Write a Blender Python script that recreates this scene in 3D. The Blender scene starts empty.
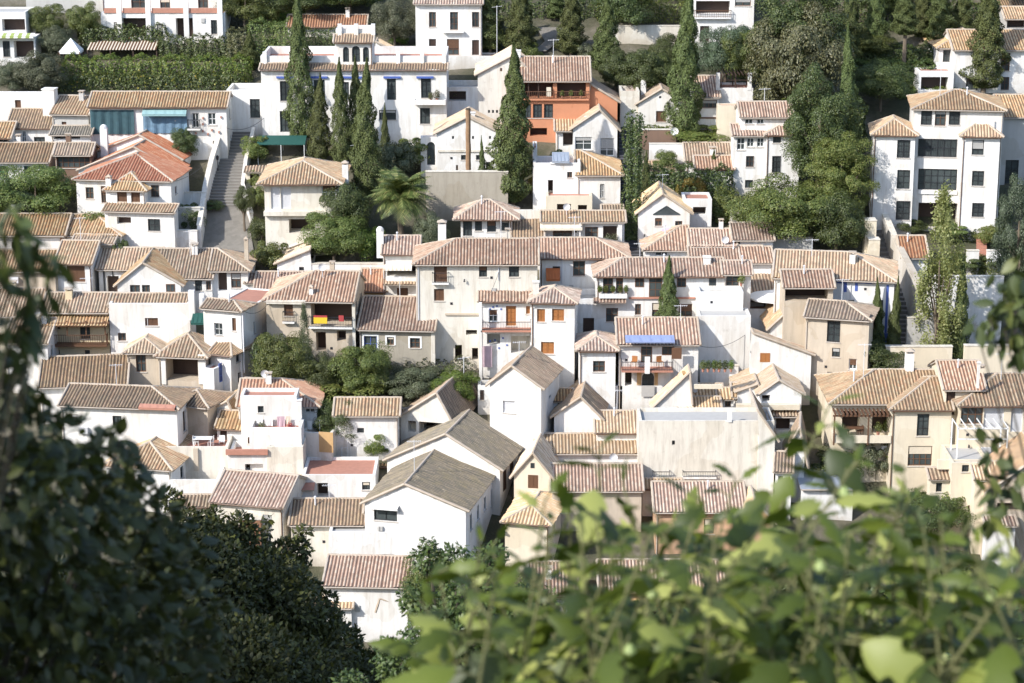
import bpy, math, random
import numpy as np
from mathutils import Vector, Matrix
R = math.radians
rnd = random.Random(7)
scene = bpy.context.scene
COL = scene.collection
# ------------------------------------------------------------------ camera and pixel helpers
PITCH = R(15); FPX = 2200.0; CAMZ = 70.0
CAM = Vector((0, 0, CAMZ))
FWD = Vector((0, math.cos(PITCH), -math.sin(PITCH))); UPV = Vector((0, math.sin(PITCH), math.cos(PITCH))); RGT = Vector((1, 0, 0))
def ray(px, py): return RGT*((px-512)/FPX) + UPV*((341.5-py)/FPX) + FWD
SL = 0.4367
def terr(x, y):
    """height of the ground sheet (world z)"""
    if y >= 150: z = -67 + SL*(y-165)
    elif y >= 120: z = -73.55 - 2.5*math.sin((150-y)/30*math.pi/2)
    else:
        t = (120-y)/118.0
        z = -76.05 + t*70.0 if y > 2 else -6.05 + (2-y)*1.1
        if y <= -2: z = -1.7
        z = min(z, -1.7)
    return CAMZ + z
def ground(px, py, dy=0.0):
    d = ray(px, py)
    # plane z = -67+SL*(Y-165) relative to camera
    t = (-67 - SL*165)/(d.z - SL*d.y)
    p = CAM + d*t
    if dy:
        p = p + Vector((p.x/p.y*dy, dy, 0)); p.z = terr(p.x, p.y)
    return p
def at(px, py, Y):
    d = ray(px, py); return CAM + d*(Y/d.y)
def ppm(p): return FPX/((p-CAM).dot(FWD))
# ------------------------------------------------------------------ objects
def link(o, parent=None):
    COL.objects.link(o)
    if parent is not None: o.parent = parent
    return o
def props(o, label=None, cat=None, group=None, kind=None):
    if label: o['label'] = label
    if cat: o['category'] = cat
    if group: o['group'] = group
    if kind: o['kind'] = kind
    return o
def thing(name, label, cat, loc=(0, 0, 0), rz=0.0, group=None):
    o = bpy.data.objects.new(name, None); o.empty_display_size = .5
    o.location = loc; o.rotation_euler = (0, 0, rz)
    link(o); return props(o, label, cat, group)
class MB:
    def __init__(s): s.v = []; s.f = []; s.m = []; s.uv = []
    def poly(s, pts, m=0, uv=None):
        b = len(s.v); s.v += [tuple(p) for p in pts]; s.f.append(tuple(range(b, b+len(pts)))); s.m.append(m)
        s.uv += list(uv) if uv else [(0.0, 0.0)]*len(pts)
    def box(s, a, b, m=0, T=None):
        x0, y0, z0 = a; x1, y1, z1 = b
        c = [(x0,y0,z0),(x1,y0,z0),(x1,y1,z0),(x0,y1,z0),(x0,y0,z1),(x1,y0,z1),(x1,y1,z1),(x0,y1,z1)]
        if T: c = [T(*p) for p in c]
        for q in ((0,3,2,1),(4,5,6,7),(0,1,5,4),(1,2,6,5),(2,3,7,6),(3,0,4,7)): s.poly([c[i] for i in q], m)
    def tube(s, pts, rad, n=6, m=0, cap=True):
        pts = [Vector(p) for p in pts]; rings = []
        for i, p in enumerate(pts):
            d = (pts[min(i+1, len(pts)-1)] - pts[max(i-1, 0)]).normalized()
            a = d.orthogonal().normalized() if abs(d.z) > .9 else d.cross(Vector((0,0,1))).normalized()
            b = d.cross(a); r = rad[i] if isinstance(rad, (list, tuple)) else rad
            rings.append([p + (a*math.cos(k*2*math.pi/n) + b*math.sin(k*2*math.pi/n))*r for k in range(n)])
        for i in range(len(rings)-1):
            for k in range(n):
                s.poly([rings[i][k], rings[i][(k+1)%n], rings[i+1][(k+1)%n], rings[i+1][k]], m)
        if cap: s.poly(rings[0][::-1], m); s.poly(rings[-1], m)
    def build(s, name, mats, parent=None, uv=False, smooth=False, M=None):
        me = bpy.data.meshes.new(name); me.from_pydata(s.v, [], s.f)
        mats = mats if isinstance(mats, (list, tuple)) else [mats]
        for m in mats: me.materials.append(m)
        if len(mats) > 1: me.polygons.foreach_set('material_index', s.m)
        if uv:
            l = me.uv_layers.new(name='UVMap'); l.data.foreach_set('uv', np.array(s.uv, dtype=np.float32).ravel())
        if smooth: me.polygons.foreach_set('use_smooth', [True]*len(s.f))
        me.update()
        o = bpy.data.objects.new(name, me); link(o, parent)
        if M is not None: o.matrix_local = M
        return o
# ------------------------------------------------------------------ materials
def nodes(name):
    m = bpy.data.materials.new(name); m.use_nodes = True; nt = m.node_tree
    return m, nt, nt.nodes, nt.links, nt.nodes['Principled BSDF']
def mix(N, L, f, a, b, bt='MIX'):
    n = N.new('ShaderNodeMix'); n.data_type = 'RGBA'; n.blend_type = bt
    for s, v in ((0, f), (6, a), (7, b)):
        if hasattr(v, 'is_output'): L.new(v, n.inputs[s])
        else: n.inputs[s].default_value = v if s == 0 else (*v[:3], 1)
    return n.outputs[2]
def math_(N, L, op, a, b=None, c=None):
    n = N.new('ShaderNodeMath'); n.operation = op
    for i, v in enumerate((a, b, c)):
        if v is None: continue
        if hasattr(v, 'is_output'): L.new(v, n.inputs[i])
        else: n.inputs[i].default_value = v
    return n.outputs[0]
def noise(N, L, vec, scale, detail=4, rough=.6):
    n = N.new('ShaderNodeTexNoise'); n.inputs['Scale'].default_value = scale; n.inputs['Detail'].default_value = detail; n.inputs['Roughness'].default_value = rough
    if vec is not None: L.new(vec, n.inputs['Vector'])
    return n.outputs['Fac']
def ramp(N, L, f, stops):
    n = N.new('ShaderNodeValToRGB'); e = n.color_ramp.elements
    while len(e) < len(stops): e.new(.5)
    for i, (p, c) in enumerate(stops): e[i].position = p; e[i].color = (*c, 1) if len(c) == 3 else c
    L.new(f, n.inputs[0]); return n.outputs[0]
def gpos(N):
    return N.new('ShaderNodeNewGeometry').outputs['Position']
def scaled(N, L, vec, s):
    n = N.new('ShaderNodeVectorMath'); n.operation = 'MULTIPLY'; L.new(vec, n.inputs[0]); n.inputs[1].default_value = s; return n.outputs[0]
def plaster(name, col, dirt=.35, dcol=(.42,.36,.28), bump=.25):
    m, nt, N, L, P = nodes(name)
    g = gpos(N)
    big = noise(N, L, g, .35, 5, .65)
    streak = noise(N, L, scaled(N, L, g, (2.2, 2.2, .28)), 1.0, 5, .7)
    fine = noise(N, L, g, 6, 3, .6)
    c = mix(N, L, ramp(N, L, big, [(.35, (0,0,0)), (.75, (1,1,1))]), col, tuple(x*.88 for x in col))
    f = math_(N, L, 'MULTIPLY', ramp(N, L, streak, [(.46, (0,0,0)), (.74, (1,1,1))]), dirt)
    c = mix(N, L, f, c, dcol)
    f2 = math_(N, L, 'MULTIPLY', ramp(N, L, noise(N, L, g, 1.3, 6, .7), [(.6, (0,0,0)), (.72, (1,1,1))]), dirt*.6)
    c = mix(N, L, f2, c, tuple(x*.8 for x in dcol))
    tc = N.new('ShaderNodeTexCoord'); so = N.new('ShaderNodeSeparateXYZ'); L.new(tc.outputs['Object'], so.inputs[0])
    lowz = ramp(N, L, math_(N, L, 'MULTIPLY_ADD', so.outputs[2], .3, math_(N, L, 'MULTIPLY', noise(N, L, g, 1.6, 5, .7), .6)), [(.25, (1,1,1)), (.7, (0,0,0))])
    c = mix(N, L, math_(N, L, 'MULTIPLY', lowz, min(.8, dirt*1.1)), c, dcol)
    oi = N.new('ShaderNodeObjectInfo')
    c = mix(N, L, math_(N, L, 'MULTIPLY', oi.outputs['Random'], .35), c, (.94,.89,.80), 'MULTIPLY')
    vo = N.new('ShaderNodeTexVoronoi'); vo.inputs['Scale'].default_value = .45; wv = N.new('ShaderNodeVectorMath'); wv.operation = 'ADD'; L.new(g, wv.inputs[0])
    nz = N.new('ShaderNodeTexNoise'); nz.inputs['Scale'].default_value = .9; L.new(g, nz.inputs['Vector']); L.new(nz.outputs['Color'], wv.inputs[1]); L.new(wv.outputs[0], vo.inputs['Vector'])
    sp = N.new('ShaderNodeSeparateColor'); L.new(vo.outputs['Color'], sp.inputs[0])
    c = mix(N, L, ramp(N, L, sp.outputs[0], [(.72, (0,0,0)), (.76, (.5,.5,.5))]), c, (.86,.82,.76), 'MULTIPLY')
    L.new(c, P.inputs['Base Color']); P.inputs['Roughness'].default_value = .92
    b = N.new('ShaderNodeBump'); b.inputs['Strength'].default_value = bump; b.inputs['Distance'].default_value = .04
    L.new(fine, b.inputs['Height']); L.new(b.outputs[0], P.inputs['Normal'])
    return m
def plain(name, col, rough=.7, metal=0, var=.12):
    m, nt, N, L, P = nodes(name)
    c = mix(N, L, noise(N, L, gpos(N), 2.3, 4), tuple(x*(1-var) for x in col), tuple(min(1, x*(1+var)) for x in col))
    L.new(c, P.inputs['Base Color']); P.inputs['Roughness'].default_value = rough; P.inputs['Metallic'].default_value = metal
    return m
def tile(name, cols, chan, lichen=(.17,.15,.115), lf=.6):
    """barrel tiles: one random colour per tile, darker channels, lichen patches. UV is in tile units."""
    m, nt, N, L, P = nodes(name)
    uv = N.new('ShaderNodeUVMap').outputs[0]
    sp = N.new('ShaderNodeSeparateXYZ'); L.new(uv, sp.inputs[0])
    iu = math_(N, L, 'FLOOR', math_(N, L, 'ADD', sp.outputs[0], .5)); iv = math_(N, L, 'FLOOR', math_(N, L, 'ADD', sp.outputs[1], math_(N, L, 'MULTIPLY', iu, .37)))
    cb = N.new('ShaderNodeCombineXYZ'); L.new(iu, cb.inputs[0]); L.new(iv, cb.inputs[1])
    oi = N.new('ShaderNodeObjectInfo'); L.new(oi.outputs['Random'], cb.inputs[2])
    wn = N.new('ShaderNodeTexWhiteNoise'); wn.noise_dimensions = '3D'; L.new(cb.outputs[0], wn.inputs[0])
    k = len(cols); mean = [sum(q[i] for q in cols)/k for i in range(3)]; cols = [tuple(.62*q[i]+.38*mean[i] for i in range(3)) for q in cols]
    c = ramp(N, L, wn.outputs['Value'], [(i/k, cols[i]) for i in range(k)])
    N[-1].color_ramp.interpolation = 'CONSTANT'
    g = gpos(N)
    li = math_(N, L, 'MULTIPLY', ramp(N, L, noise(N, L, g, .8, 6, .72), [(.48, (0,0,0)), (.7, (1,1,1))]), lf)
    c = mix(N, L, li, c, lichen)
    hi = math_(N, L, 'MULTIPLY', ramp(N, L, noise(N, L, g, 1.9, 5, .7), [(.58, (0,0,0)), (.72, (1,1,1))]), .35)
    c = mix(N, L, hi, c, (.62,.55,.44))
    cs = math_(N, L, 'COSINE', math_(N, L, 'MULTIPLY', sp.outputs[0], 2*math.pi))
    ch = ramp(N, L, math_(N, L, 'MULTIPLY_ADD', cs, .5, .5), [(.3, (1,1,1)), (.62, (0,0,0))])
    c = mix(N, L, math_(N, L, 'MULTIPLY', ch, .82), c, chan)
    hs = N.new('ShaderNodeHueSaturation'); L.new(c, hs.inputs['Color']); L.new(math_(N, L, 'MULTIPLY_ADD', oi.outputs['Random'], .5, .85), hs.inputs['Value']); o2 = math_(N, L, 'FRACT', math_(N, L, 'MULTIPLY', oi.outputs['Random'], 7.31)); L.new(math_(N, L, 'MULTIPLY_ADD', o2, .4, .98), hs.inputs['Saturation']); c = hs.outputs[0]
    fr = math_(N, L, 'FRACT', math_(N, L, 'ADD', sp.outputs[1], math_(N, L, 'MULTIPLY', iu, .37)))
    b = N.new('ShaderNodeBump'); b.inputs['Strength'].default_value = .8; b.inputs['Distance'].default_value = .05
    L.new(math_(N, L, 'SUBTRACT', 1.0, fr), b.inputs['Height']); L.new(b.outputs[0], P.inputs['Normal'])
    L.new(c, P.inputs['Base Color']); P.inputs['Roughness'].default_value = .9
    return m
def leafmat(name, c1, c2, c3=None, tr=.25, gloss=.5):
    m, nt, N, L, P = nodes(name)
    g = N.new('ShaderNodeNewGeometry'); oi = N.new('ShaderNodeObjectInfo')
    st = [(0, c1), (.75, c2)] + ([(.97, c3)] if c3 else [])
    c = ramp(N, L, g.outputs['Random Per Island'], st)
    hsv = N.new('ShaderNodeHueSaturation'); L.new(c, hsv.inputs['Color'])
    L.new(math_(N, L, 'MULTIPLY_ADD', oi.outputs['Random'], .04, .48), hsv.inputs['Hue'])
    L.new(math_(N, L, 'MULTIPLY_ADD', oi.outputs['Random'], .35, .82), hsv.inputs['Value'])
    c = hsv.outputs[0]
    L.new(c, P.inputs['Base Color']); P.inputs['Roughness'].default_value = gloss
    if tr:
        t = N.new('ShaderNodeBsdfTranslucent'); tc = mix(N, L, .5, c, (c2[0]*1.6, c2[1]*1.5, c2[2]*.6)); L.new(tc, t.inputs[0])
        ms = N.new('ShaderNodeMixShader'); ms.inputs[0].default_value = tr
        L.new(P.outputs[0], ms.inputs[1]); L.new(t.outputs[0], ms.inputs[2]); L.new(ms.outputs[0], N['Material Output'].inputs[0])
    return m
W = {
 'white': plaster('white_plaster', (.79,.78,.76), .5, (.46,.41,.34)), 'white2': plaster('old_white_plaster', (.72,.69,.62), .55), 'cream': plaster('cream_plaster', (.72,.64,.50), .3),
 'yellow': plaster('yellow_plaster', (.66,.56,.37), .3), 'beige': plaster('beige_plaster', (.56,.48,.38), .4, (.3,.25,.2)), 'stone': plaster('stone_wall', (.40,.36,.29), .5, (.22,.19,.15), .6),
 'orange': plaster('orange_plaster', (.58,.255,.14), .25, (.42,.2,.12)), 'grey': plaster('grey_and_shade_plaster', (.50,.49,.47), .3, (.3,.28,.25)), 'ochre': plaster('ochre_plaster', (.55,.36,.17), .3, (.3,.2,.12)),
 'brown': plaster('brown_plaster', (.22,.14,.10), .3, (.12,.09,.07)), 'apricot': plaster('apricot_plaster', (.56,.36,.23), .35, (.36,.24,.16)), 'brick': plaster('old_brick', (.34,.17,.10), .5, (.2,.12,.08), .8), 'weathered': plaster('weathered_plaster', (.72,.68,.60), .6, (.36,.31,.25)), 'red': plaster('red_plaster', (.30,.16,.12), .4, (.2,.12,.1)),
}
TL = {
 'pink': tile('pink_roof_tiles', [(.40,.285,.22),(.46,.34,.265),(.35,.245,.19),(.50,.40,.32),(.42,.30,.235),(.54,.45,.36)], (.125,.075,.058)),
 'tan': tile('tan_roof_tiles', [(.42,.31,.21),(.49,.37,.26),(.35,.25,.17),(.52,.42,.30),(.45,.29,.20),(.39,.32,.22)], (.13,.085,.056)),
 'red': tile('red_roof_tiles', [(.38,.19,.135),(.43,.23,.165),(.35,.17,.12),(.42,.25,.18),(.46,.29,.21)], (.20,.085,.06), (.3,.2,.15), .2),
 'orange': tile('orange_roof_tiles', [(.40,.235,.16),(.45,.275,.19),(.36,.20,.14),(.44,.31,.22)], (.16,.085,.06), (.3,.23,.17), .4),
 'brown': tile('brown_roof_tiles', [(.32,.25,.18),(.38,.29,.20),(.26,.20,.15),(.42,.31,.23),(.30,.21,.15)], (.11,.08,.06), (.17,.16,.12), .6),
 'moss': tile('mossy_roof_tiles', [(.17,.15,.125),(.22,.19,.15),(.13,.12,.10),(.26,.22,.17),(.19,.165,.135)], (.06,.055,.045), (.27,.23,.14), .45),
 'cream': tile('cream_roof_tiles', [(.55,.42,.29),(.60,.49,.36),(.50,.36,.25),(.62,.52,.40),(.52,.40,.27)], (.22,.15,.1), (.34,.29,.21), .3),
}
M = {
 'mortar': plaster('mortar', (.50,.42,.34), .5), 'eave': plain('eave_underside', (.42,.36,.30)), 'wood': plain('brown_wood', (.13,.065,.035), .55), 'darkwood_and_shade': plain('dark_wood_and_shade', (.06,.035,.025), .55),
 'orangewood': plain('varnished_orange_wood', (.36,.15,.05), .45), 'black': plain('black_metal', (.03,.032,.035), .4), 'whitewood': plain('white_paint', (.78,.78,.76), .5), 'blue': plain('blue_paint', (.07,.12,.38), .6),
 'green': plain('green_paint', (.03,.16,.08), .6), 'stonesill': plain('stone_sill', (.55,.50,.44), .8), 'terra': plain('terracotta_floor', (.42,.20,.14), .8, 0, .25), 'concrete': plain('concrete', (.42,.41,.39), .9),
 'blind': plain('pale_roller_blind', (.62,.62,.63), .6), 'iron': plain('wrought_iron', (.025,.025,.03), .5), 'bluecloth': plain('blue_canvas', (.24,.29,.46), .8), 'tealcloth': plain('teal_shade_cloth', (.03,.075,.09), .8, 0, .45),
 'skycloth': plain('pale_blue_curtain', (.12,.20,.28), .8, 0, .6), 'greencloth': plain('green_canvas', (.012,.075,.06), .8), 'whitecloth': plain('white_canvas', (.80,.79,.77), .8), 'creamcloth': plain('cream_canvas', (.66,.58,.46), .8),
 'orangecloth': plain('orange_canvas', (.55,.16,.05), .8), 'redcloth': plain('red_cloth', (.38,.05,.05), .8), 'lilac': plain('lilac_canvas', (.45,.36,.62), .8), 'yellowcloth': plain('yellow_cloth', (.75,.5,.03), .8),
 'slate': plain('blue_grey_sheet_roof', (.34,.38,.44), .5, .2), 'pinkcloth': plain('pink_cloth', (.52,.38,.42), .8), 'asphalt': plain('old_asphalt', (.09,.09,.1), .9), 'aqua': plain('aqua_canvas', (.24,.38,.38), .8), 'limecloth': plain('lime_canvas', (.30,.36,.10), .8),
}
def glassmat():
    m, nt, N, L, P = nodes('window_glass')
    c = mix(N, L, noise(N, L, gpos(N), .9, 2), (.018,.022,.024), (.10,.12,.12))
    L.new(c, P.inputs['Base Color']); P.inputs['Roughness'].default_value = .08; P.inputs['Specular IOR Level'].default_value = .5
    return m
M['glass'] = glassmat()
# ------------------------------------------------------------------ tiled roof slopes
def tile_slope(mb, pts, p=.29, amp=.08, lift=.03):
    pts = [Vector(q) for q in pts]
    a = (pts[1]-pts[0]).normalized(); n = (pts[1]-pts[0]).cross(pts[-1]-pts[0]).normalized()
    if n.z < 0: n = -n
    b = n.cross(a).normalized()
    if b.z < 0: b = -b
    o = pts[0]; P2 = [((q-o).dot(a), (q-o).dot(b)) for q in pts]
    a0 = min(q[0] for q in P2); a1 = max(q[0] for q in P2); k = max(1, round((a1-a0)/p)); p = (a1-a0)/k
    ns = k*5; cols = []
    for i in range(ns+1):
        s = a0 + (a1-a0)*i/ns; s_ = min(max(s, a0+1e-4), a1-1e-4); bs = []
        for j in range(len(P2)):
            (x0, y0), (x1, y1) = P2[j], P2[(j+1) % len(P2)]
            if (x0-s_)*(x1-s_) <= 0 and abs(x1-x0) > 1e-9: bs.append(y0 + (y1-y0)*(s_-x0)/(x1-x0))
        if not bs: bs = [0, 0]
        cols.append((s, min(bs), max(bs), lift + amp*(.5+.5*math.cos(2*math.pi*s/p)) + .0))
    ph = rnd.random()*6
    jr = [(rnd.uniform(-.01,.01), rnd.uniform(-.04,.04)) for _ in range(k+3)]
    def P3(s, t, h):
        j = jr[int(s/p+.5) % len(jr)] if s > 0 else jr[0]
        return o + a*(s + j[1]*.5) + b*(t + j[1]) + n*(h + j[0] + .05*math.sin(s*.9+ph)*math.sin(t*1.1+ph) + .02*math.sin(s*2.9+ph*2))
    for c0, c1 in zip(cols[:-1], cols[1:]):
        hh = max(c0[2]-c0[1], c1[2]-c1[1]); nr = max(1, int(hh/1.2+.5))
        for r in range(nr):
            f0, f1 = r/nr, (r+1)/nr
            q = [(c0, f0), (c1, f0), (c1, f1), (c0, f1)]
            V = [(c[0], c[1]+(c[2]-c[1])*f, c[3]) for c, f in q]
            mb.poly([P3(*v) for v in V], 0, [(v[0]/p, v[1]/.42) for v in V])
    # slab below the tiles
    top = [q + n*.035 for q in pts]; bot = [q - n*.07 for q in pts]
    mb.poly(bot[::-1], 1)
    for j in range(len(pts)):
        k2 = (j+1) % len(pts); mb.poly([bot[j], bot[k2], top[k2], top[j]], 1)
# ------------------------------------------------------------------ houses
class Vol: pass
def V(h, xl, xr, ye, yb, roof='gx', yr=None, D=None, yaw=0, p=None, wall='white', t='pink', oh=.35, win=(), Rw=(), Lw=(), d=0, xa=None, floor='terra', par=.5, eave='eave', cap=True):
    """one volume of a house. h: [name,label,category] list or an existing house. pixel numbers measure the front face."""
    v = Vol(); psi = R(yaw); v.psi = psi
    O = ground(xl, yb, d); v.e = Vector((math.cos(psi), math.sin(psi), 0)); v.i = Vector((-math.sin(psi), math.cos(psi), 0)); v.O = O
    v.face = 'F'
    def onF(px, py, w=0.0):
        dr = ray(px, py); P0 = O + v.i*w
        k = (P0-CAM).dot(v.i)/dr.dot(v.i); q = CAM + dr*k - O
        return q.dot(v.e), q.z
    def onS(px, py, u):
        dr = ray(px, py); P0 = O + v.e*u
        k = (P0-CAM).dot(v.e)/dr.dot(v.e); q = CAM + dr*k - O
        return q.dot(v.i), q.z
    v.onF, v.onS = onF, onS
    v.W = Wd = onF(xr, yb)[0]; v.ze = ze = onF(xl, ye)[1]
    def pix_y(u, w, z):
        q = O + v.e*u + v.i*w + Vector((0,0,z)) - CAM
        return 341.5 - FPX*q.dot(UPV)/q.dot(FWD)
    v.pix_y = pix_y
    va = None
    if roof == 'gy':
        va = onF(xa, yr)[0] if xa is not None else Wd/2
        zr = onF(xa if xa is not None else (xl+xr)/2, yr)[1]
        D = D or 7
    elif roof in ('gx', 'hip', 'hipL', 'hipR', 'sf', 'hy'):
        frac = 1.0 if roof == 'sf' else .5
        if yr is not None and D is None:
            p = p or (.30 if roof == 'sf' else .40)
            lo, hi = .6, 22
            for _ in range(40):
                mid = (lo+hi)/2
                if pix_y(Wd/2, mid*frac, ze+p*mid*frac) > yr: lo = mid
                else: hi = mid
            D = lo
        elif yr is not None and p is None:
            lo, hi = .02, 1.2
            for _ in range(40):
                mid = (lo+hi)/2
                if pix_y(Wd/2, D*frac, ze+mid*D*frac) > yr: lo = mid
                else: hi = mid
            p = lo
        else: D = D or 7; p = p or .4
        zr = ze + p*D*frac
    else: D = D or 6; zr = ze
    v.D = D; v.zr = zr; v.p = p
    if isinstance(h, list):
        v.h = thing(h[0], h[1], h[2] if len(h) > 2 else 'house', O, psi, h[3] if len(h) > 3 else None); v.M = Matrix.Identity(4)
        v.hM = Matrix.Translation(O) @ Matrix.Rotation(psi, 4, 'Z'); HM[v.h.name] = v.hM; VOL[h[0]] = v
    else:
        v.h = h.h; v.M = HM[v.h.name].inverted() @ (Matrix.Translation(O) @ Matrix.Rotation(psi, 4, 'Z'))
    wm = W[wall]
    # walls
    zb = -3.2; mb = MB()
    fr = {'F': (lambda u, z, dd: (u, dd, z), Wd), 'R': (lambda u, z, dd: (Wd-dd, u, z), D), 'L': (lambda u, z, dd: (dd, D-u, z), D), 'B': (lambda u, z, dd: (Wd-u, D-dd, z), Wd)}
    v.fr = fr
    todo = {'F': [], 'R': [], 'L': [], 'B': []}
    for lst, f in ((win, 'F'), (Rw, 'R'), (Lw, 'L')):
        for w in lst:
            k, x0, y0, x1, y1 = w[:5]; xm, ym = (x0+x1)/2, (y0+y1)/2
            if f == 'F': ua, ub, z1, z0 = onF(x0, ym)[0], onF(x1, ym)[0], onF(xm, y0)[1], onF(xm, y1)[1]
            elif f == 'R': ua, ub, z1, z0 = onS(x0, ym, Wd)[0], onS(x1, ym, Wd)[0], onS(xm, y0, Wd)[1], onS(xm, y1, Wd)[1]
            else: ua, ub, z1, z0 = D-onS(x0, ym, 0)[0], D-onS(x1, ym, 0)[0], onS(xm, y0, 0)[1], onS(xm, y1, 0)[1]
            FW = fr[f][1]; ua, ub = max(.06, ua), min(FW-.06, ub)
            if ub-ua < .15: continue
            todo[f].append([k, ua, ub, z0, z1, w[5] if len(w) > 5 else {}])
    # small windows and fittings that break up plain house walls
    ar = random.Random(int(xl*13+ye*7+xr)); kindn = v.h.name.split('.')[0]; feats = []
    plainw = roof == 'wall' or kindn in NOAUTO or ze < 1.5 or 'terrace' in kindn and roof == 'flat'
    def free(f, ua, ub, z0, z1, g):
        return all(ua > q[2]+g or ub < q[1]-g or z0 > q[4]+g or z1 < q[3]-g for q in todo[f])
    if not plainw:
        lim = ze-.55
        for _ in range(min(5, int(Wd*min(ze, 7)/16))):
            w_, h_ = ar.choice([(.6,.8),(.7,1.0),(.8,1.15),(.5,.6)]); ua = ar.uniform(.5, max(.51, Wd-w_-.5)); z0 = ar.choice([ze-h_-.9, ze-h_-1.4, ze-h_-3.7])
            if ua+w_ < Wd-.3 and z0 > .5 and z0+h_ < lim and free('F', ua, ua+w_, z0, z0+h_, .55): todo['F'].append([ar.choice('bwksbsk'), ua, ua+w_, z0, z0+h_, {}])
        for _ in range(min(4, int(Wd*min(ze, 7)/18))):
            ua = ar.uniform(.3, max(.31, Wd-1.2)); z0 = ar.uniform(max(.5, ze-5), ze-1.0); k_ = ar.choice(['ac','meter','lamp','vent','vent'])
            if ua+.9 < Wd and free('F', ua, ua+.85, z0, z0+.6, .15): feats.append((k_, ua, z0)); todo['F'].append(['_', ua, ua+.85, z0, z0+.6, {}])
        if not Rw and D > 2.8:
            for s_ in range(2):
                for c_ in range(max(1, int(D/3.2))):
                    z0 = ze-1.75-2.8*s_; ua = .7+(D-1.4)*(c_+.5)/max(1, int(D/3.2))-.4
                    if z0 > .4 and ar.random() < .65: todo['R'].append([ar.choice('bksb'), ua, ua+.75, z0, z0+1.1, {}])
        todo['F'] = [q for q in todo['F'] if q[0] != '_']
    # flat roofs carry their parapet to ze; the floor lies lower
    for f, (T, FW) in fr.items():
        holes = []
        for k, ua, ub, z0, z1, o in todo[f]:
            if z1 < ze-.04 and k != 'tri' and z1-z0 > .1:
                dp = {'q': 1.3, 'o': .6, 'Q': 2.2}.get(k, .22)
                if any(ua < h_[1]+.02 and ub > h_[0]-.02 and z0 < h_[3]+.02 and z1 > h_[2]-.02 for h_ in holes): continue
                holes.append((ua, ub, z0, z1, min(dp, D*.45, (Wd if f in 'FB' else D)*.9), k in 'qoQ'))
        us = sorted({0, FW, *[x for h_ in holes for x in h_[:2]]}); zs = sorted({zb, ze, *[x for h_ in holes for x in h_[2:4]]})
        for u0, u1 in zip(us[:-1], us[1:]):
            for z0, z1 in zip(zs[:-1], zs[1:]):
                if any(h_[0] <= (u0+u1)/2 <= h_[1] and h_[2] <= (z0+z1)/2 <= h_[3] for h_ in holes): continue
                mb.poly([T(u0,z0,0), T(u1,z0,0), T(u1,z1,0), T(u0,z1,0)])
        for u0, u1, z0, z1, dp, back in holes:
            mb.poly([T(u0,z0,0), T(u0,z1,0), T(u0,z1,dp), T(u0,z0,dp)]); mb.poly([T(u1,z1,0), T(u1,z0,0), T(u1,z0,dp), T(u1,z1,dp)])
            mb.poly([T(u0,z1,0), T(u1,z1,0), T(u1,z1,dp), T(u0,z1,dp)]); mb.poly([T(u1,z0,0), T(u0,z0,0), T(u0,z0,dp), T(u1,z0,dp)])
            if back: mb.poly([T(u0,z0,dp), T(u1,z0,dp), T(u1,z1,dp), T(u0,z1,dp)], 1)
        if roof == 'gx' and f in 'RL' or roof == 'hipL' and f == 'R' or roof == 'hipR' and f == 'L': mb.poly([T(0,ze,0), T(FW,ze,0), T(FW/2,zr,0)])
        if roof == 'gy' and f in 'FB': mb.poly([T(0,ze,0), T(FW,ze,0), T(va if f == 'F' else FW-va, zr, 0)])
        if roof == 'hy' and f == 'B': mb.poly([T(0,ze,0), T(FW,ze,0), T(FW/2, zr, 0)])
        if roof == 'sf':
            if f == 'R': mb.poly([T(0,ze,0), T(FW,ze,0), T(FW,zr,0)])
            if f == 'L': mb.poly([T(0,ze,0), T(FW,ze,0), T(0,zr,0)])
            if f == 'B': mb.poly([T(0,ze,0), T(FW,ze,0), T(FW,zr,0), T(0,zr,0)])
    tri = None
    if roof == 'flat':
        zf = ze-par; th = min(.25, D/4, Wd/4)
        mb.poly([(0,0,ze),(Wd,0,ze),(Wd-th,th,ze),(th,th,ze)]); mb.poly([(Wd,0,ze),(Wd,D,ze),(Wd-th,D-th,ze),(Wd-th,th,ze)])
        mb.poly([(Wd,D,ze),(0,D,ze),(th,D-th,ze),(Wd-th,D-th,ze)]); mb.poly([(0,D,ze),(0,0,ze),(th,th,ze),(th,D-th,ze)])
        c = [(th,th),(Wd-th,th),(Wd-th,D-th),(th,D-th)]
        for j in range(4):
            q, q2 = c[j], c[(j+1)%4]; mb.poly([(*q2,zf),(*q,zf),(*q,ze),(*q2,ze)])
    if roof == 'wall':
        mb.poly([(0,0,ze),(Wd,0,ze),(Wd,D,ze),(0,D,ze)])
    v.wall = mb.build('wall', [wm, M['darkwood_and_shade']], v.h, M=v.M)  # second slot colours the backs of deep openings dark, as interior shade
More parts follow.
